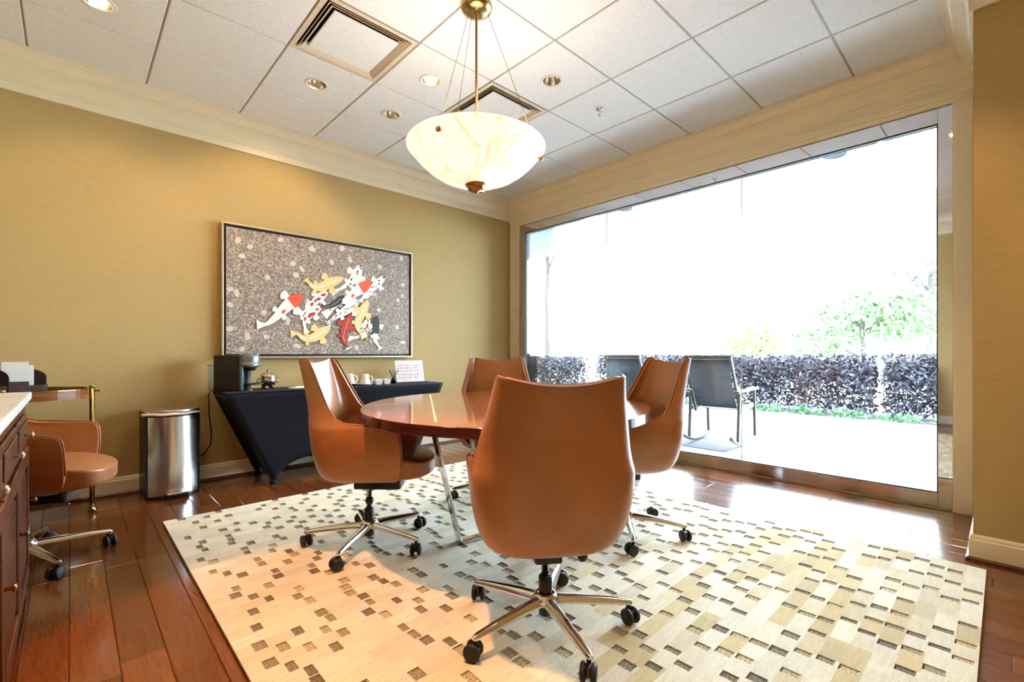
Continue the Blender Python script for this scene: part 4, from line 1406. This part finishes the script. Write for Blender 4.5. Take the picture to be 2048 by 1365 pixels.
# ------------------------------------------------------------------ outside: terrace, soffit, rockers, hedge, trees
ter = struct(MB().box(4.37, 8.7, -4.0, 12.0, -0.2, -0.012).build('floor_terrace', 'mulch'))
tx = 4.30
ts = 0.62
jj = 0
tilesN = 0
for i in range(7):
    for j in range(20):
        y0 = -2.6 + j * ts
        x0, x1 = 4.302 + i * ts, min(4.302 + (i + 1) * ts, 8.66)
        w, l = x1 - x0 - 0.006, ts - 0.006
        m = MB()
        vs = []
        b_ = 0.004
        for (zz, q) in ((-0.012, 0), (-b_, 0), (0, b_)):
            vs += [(q, q, zz), (w - q, q, zz), (w - q, l - q, zz), (q, l - q, zz)]
        fs = [(8, 9, 10, 11)]
        for k in (0, 4):
            for j4 in range(4):
                fs.append((k + j4, k + (j4 + 1) % 4, k + 4 + (j4 + 1) % 4, k + 4 + j4))
        m.add(vs, fs).build('paving_tile', 'terrace_tile', ter, (x0 + 0.003, y0 + 0.003, 0), fixn=False)
struct(MB().box(8.66, 8.78, -4.0, 12.0, -0.2, 0.03).build('trim_15', 'terrace_tile', bevel=0.005))
struct(MB().box(8.78, 60.0, -40.0, 60.0, -0.25, -0.02).build('floor_garden', 'lawn'))
struct(MB().box(8.78, 10.6, -6.0, 14.0, -0.1, 0.0).build('floor_flower_bed', 'mulch'))
struct(MB().box(4.37, 6.0, -5.0, 15.0, 2.72, 3.3).build('ceiling_soffit', 'soffit_plaster'))
struct(MB().box(4.37, 4.5, -4.0, 0.11, 0.0, 2.72).build('wall_outside_right', 'soffit_plaster'))
struct(MB().box(4.37, 4.5, 4.495, 15.0, 0.0, 2.72).build('wall_outside_left', 'soffit_plaster'))
for x_, y_, lb in ((4.69, 0.986, 'outdoor soffit downlight nearer the right end of the window'), (4.675, 3.031, 'outdoor soffit downlight nearer the left end of the window')):
    r = thing('soffit_downlight', (x_, y_, 2.72), 0, lb, 'downlight', 'outdoor soffit downlights')
    MB().lathe([(0.06, 0.0), (0.085, 0.0), (0.086, -0.006), (0.06, -0.004), (0.06, 0.0)], 28).build('trim_ring', 'sling', r)
    MB().lathe([(0.06, -0.003), (0.05, -0.0015), (0.0001, -0.001)], 28).build('lens', 'sling', r)


def make_rocker(label):
    r = thing('rocking_chair', (0, 0, 0), 0, label, 'rocking chair', 'teak rocking chairs on the terrace')
    hw = 0.27
    for s2 in (-1, 1):
        y = s2 * hw
        pts = []
        for i in range(17):
            t_ = -1 + 2 * i / 16
            pts.append((0.05 + 0.46 * t_, y, 0.018 + 0.11 * abs(t_) ** 2.2))
        for k in range(1):
            MB().tube(pts, 0.018, 8, flat=1.0).build('rocker_runner', 'teak', r)
        MB().bar((0.36, y, 0.07), (0.32, y, 0.60), 0.034, 0.03, (1, 0, 0)).build('front_leg', 'teak', r, bevel=0.004)
        MB().bar((-0.20, y, 0.05), (-0.16, y, 0.60), 0.034, 0.03, (1, 0, 0)).build('rear_leg', 'teak', r, bevel=0.004)
        MB().bar((-0.26, y, 0.61), (0.42, y, 0.625), 0.06, 0.024, (0, 1, 0)).build('armrest', 'teak', r, bevel=0.006)
        MB().bar((-0.06, y * 0.93, 0.36), (-0.36, y * 0.9, 1.0), 0.04, 0.028, (1, 0, 0)).build('back_post', 'teak', r, bevel=0.004)
        MB().bar((-0.16, y * 0.96, 0.40), (0.36, y * 0.96, 0.44), 0.045, 0.026, (0, 0, 1)).build('side_rail', 'teak', r, bevel=0.004)
    MB().bar((-0.355, -hw * 0.95, 0.99), (-0.355, hw * 0.95, 0.99), 0.045, 0.026, (0, 0, 1)).build('top_rail', 'teak', r, bevel=0.004)
    MB().bar((0.36, -hw, 0.43), (0.36, hw, 0.43), 0.045, 0.026, (0, 0, 1)).build('front_rail', 'teak', r, bevel=0.004)
    P_ = []
    for i in range(9):
        u = i / 8
        P_.append([(-0.10 - 0.245 * u + 0.03 * math.sin(PI * u) * -1, y_, 0.42 + 0.545 * u) for y_ in (-0.225, 0.225)])
    MB().grid(P_).build('sling_back', 'sling', r, solid=0.006)
    P_ = []
    for i in range(9):
        u = i / 8
        P_.append([(-0.12 + 0.47 * u, y_, 0.41 - 0.03 * math.sin(PI * u) + 0.03 * u) for y_ in (-0.235, 0.235)])
    MB().grid(P_).build('sling_seat', 'sling', r, solid=0.006)
    return r


rk = make_rocker('teak rocking chair with grey sling, right one on the terrace')
rk.location = (5.46, 2.27, 0.008); rk.rotation_euler = (0, 0, R(2))
rk2 = copy_tree(rk)
rk2.location = (5.56, 3.45, 0.008); rk2.rotation_euler = (0, 0, R(4)); rk2['label'] = 'teak rocking chair with grey sling, left one seen between the indoor chairs'
mt = MB().box(5.0, 6.35, 2.02, 4.3, 0.0, 0.007).build('outdoor_mat', 'outdoor_mat_fibre', bevel=0.002)
tag(mt, 'greyish outdoor mat under the terrace rocking chairs', 'mat')


def leaves(n, box, size, seed, dens=None, mb=None, elong=1.6):
    rl = random.Random(seed)
    m = mb or MB()
    k = 0
    while k < n:
        p = Vector((rl.uniform(box[0], box[1]), rl.uniform(box[2], box[3]), rl.uniform(box[4], box[5])))
        if dens and rl.random() > dens(p):
            k += 0.2
            continue
        a = Vector((rl.gauss(0, 1), rl.gauss(0, 1), rl.gauss(0, 1))).normalized()
        bq = a.cross(Vector((rl.gauss(0, 1), rl.gauss(0, 1), rl.gauss(0, 1)))).normalized()
        s_ = size * rl.uniform(0.6, 1.3)
        a = a * s_ * elong; bq = bq * s_
        m.add([p - a, p + bq * 0.6, p + a, p - bq * 0.6], [(0, 1, 2, 3)])
        k += 1
    return m


def hedge(y0, y1, label, seed, ztop):
    r = thing('hedge', (9.7, (y0 + y1) / 2, 0), 0, label, 'hedge', 'clipped purple-leaved hedge')
    hl = (y1 - y0) / 2

    def dens(p):
        z = p.z / ztop
        if z > 0.55:
            return 1.0
        return 0.42 + 0.5 * max(0, z - 0.2)
    m = leaves(int(8500 * hl), (-0.38, 0.38, -hl, hl, 0.06, ztop), 0.033, seed, dens)
    m.build('foliage', 'leaf_purple', r, fixn=False)['kind'] = 'stuff'
    rs = random.Random(seed)
    sm = MB()
    for i in range(int(14 * hl)):
        x_, y_ = rs.uniform(-0.2, 0.2), rs.uniform(-hl, hl)
        pts = [(x_, y_, 0)]
        for k in range(1, 5):
            pts.append((x_ + rs.uniform(-0.12, 0.12) * k / 3, y_ + rs.uniform(-0.16, 0.16) * k / 3, ztop * 0.2 * k))
        sm.tube(pts, [0.012, 0.01, 0.008, 0.006, 0.004], 5)
    sm.build('stems', 'stem', r, fixn=False)['kind'] = 'stuff'


hedge(-2.2, 1.36, 'clipped purple-leaved hedge at the right end of the view', 11, 1.02)
hedge(1.47, 4.08, 'clipped purple-leaved hedge beyond the right rocking chair', 12, 1.0)
hedge(4.24, 6.9, 'clipped purple-leaved hedge between the two rocking chairs', 13, 1.0)
hedge(7.6, 10.6, 'clipped purple-leaved hedge at the left end of the window view', 14, 0.95)

# low flowering plants in front of the hedge
rf = random.Random(31)
ORD = ['first', 'second', 'third', 'fourth', 'fifth', 'sixth', 'seventh', 'eighth', 'ninth', 'tenth', 'eleventh']
for i in range(11):
    yy = 0.45 + i * 0.62
    xx = 9.02 + rf.uniform(-0.08, 0.1)
    r = thing('bedding_plant', (xx, yy, 0), 0, ORD[i] + ' low bedding plant from the right window frame, pale violet flowers, before the hedge', 'plant', 'bedding flowers in the bed')
    leaves(150, (-0.24, 0.2, -0.24, 0.24, 0.02, 0.13), 0.026, 100 + i).build('foliage', 'leaf_bed', r, fixn=False)['kind'] = 'stuff'
    leaves(46, (-0.22, 0.18, -0.24, 0.24, 0.10, 0.18), 0.022, 200 + i, elong=1.0).build('flowers', 'petal', r, fixn=False)['kind'] = 'stuff'


def tree(x, y, trunk_r, height, crowns, label, lm, seed, n=900, size=0.09, lean=(0, 0)):
    r = thing('tree', (x, y, -0.02), 0, label, 'tree', 'trees beyond the hedge')
    rt = random.Random(seed)
    pts = []
    for k in range(8):
        u = k / 7
        pts.append((lean[0] * u + rt.uniform(-0.05, 0.05), lean[1] * u + rt.uniform(-0.05, 0.05), height * u))
    MB().tube(pts, [trunk_r * (1 - 0.6 * k / 7) for k in range(8)], 10).build('trunk', 'bark', r)
    for (cx, cy, cz, rad, nn) in crowns:
        br = MB()
        base_ = Vector((lean[0] * 0.6, lean[1] * 0.6, min(height * 0.75, cz * 0.8)))
        cv_ = Vector((cx, cy, cz))
        mid = base_.lerp(cv_, 0.5) + Vector((0, 0, 0.15))
        br.tube([base_, mid, cv_], [trunk_r * 0.3, trunk_r * 0.2, trunk_r * 0.08], 6)
        for k in range(5):
            e = cv_ + Vector((rt.gauss(0, 1), rt.gauss(0, 1), rt.gauss(0, 0.8))).normalized() * rad * 0.8
            br.tube([mid.lerp(cv_, 0.7), e], [trunk_r * 0.1, trunk_r * 0.03], 5)
        br.build('branch', 'bark', r, fixn=False)
        if nn:
            m = leaves(nn, (cx - rad, cx + rad, cy - rad, cy + rad, cz - rad * 0.8, cz + rad * 0.8), size, seed + int(cz * 10),
                       lambda p, c=cv_, q=rad: 1.0 if ((p.x - c.x) ** 2 + (p.y - c.y) ** 2 + ((p.z - c.z) / 0.8) ** 2) < q * q * 0.9 else 0.04)
            m.build('leaves', lm, r, fixn=False)['kind'] = 'stuff'
    return r


tree(18.8, 1.45, 0.22, 6.0, [(0.4, 1.0, 2.1, 1.2, 500), (0.2, 0.6, 3.4, 0.9, 200)], 'tall tree with a pale trunk at the right edge of the window', 'leaf_green', 41)
tree(15.2, 2.6, 0.10, 2.3, [(0, 0.2, 1.9, 1.1, 700), (0.2, -0.9, 2.0, 0.9, 500), (0.3, 1.2, 1.2, 0.8, 260)], 'small slender tree with loose green crown near the right of the view', 'leaf_green', 42)
tree(13.6, 4.55, 0.07, 1.5, [(0, 0, 1.3, 0.62, 460), (0.1, 0.75, 1.05, 0.5, 260)], 'bright lime green shrub rising above the hedge', 'leaf_lime', 43, size=0.07)
tree(12.2, 11.1, 0.15, 5.2, [(0.3, -0.4, 4.9, 0.7, 40)], 'bare pale trunk standing behind the hedge at the left of the window', 'leaf_green', 44, lean=(0.15, 0.1))
tree(10.6, 10.35, 0.10, 5.0, [(0, 0.2, 4.9, 0.5, 30)], 'leaning bare trunk right beside the left window frame', 'leaf_green', 45, lean=(-0.25, 0.35))
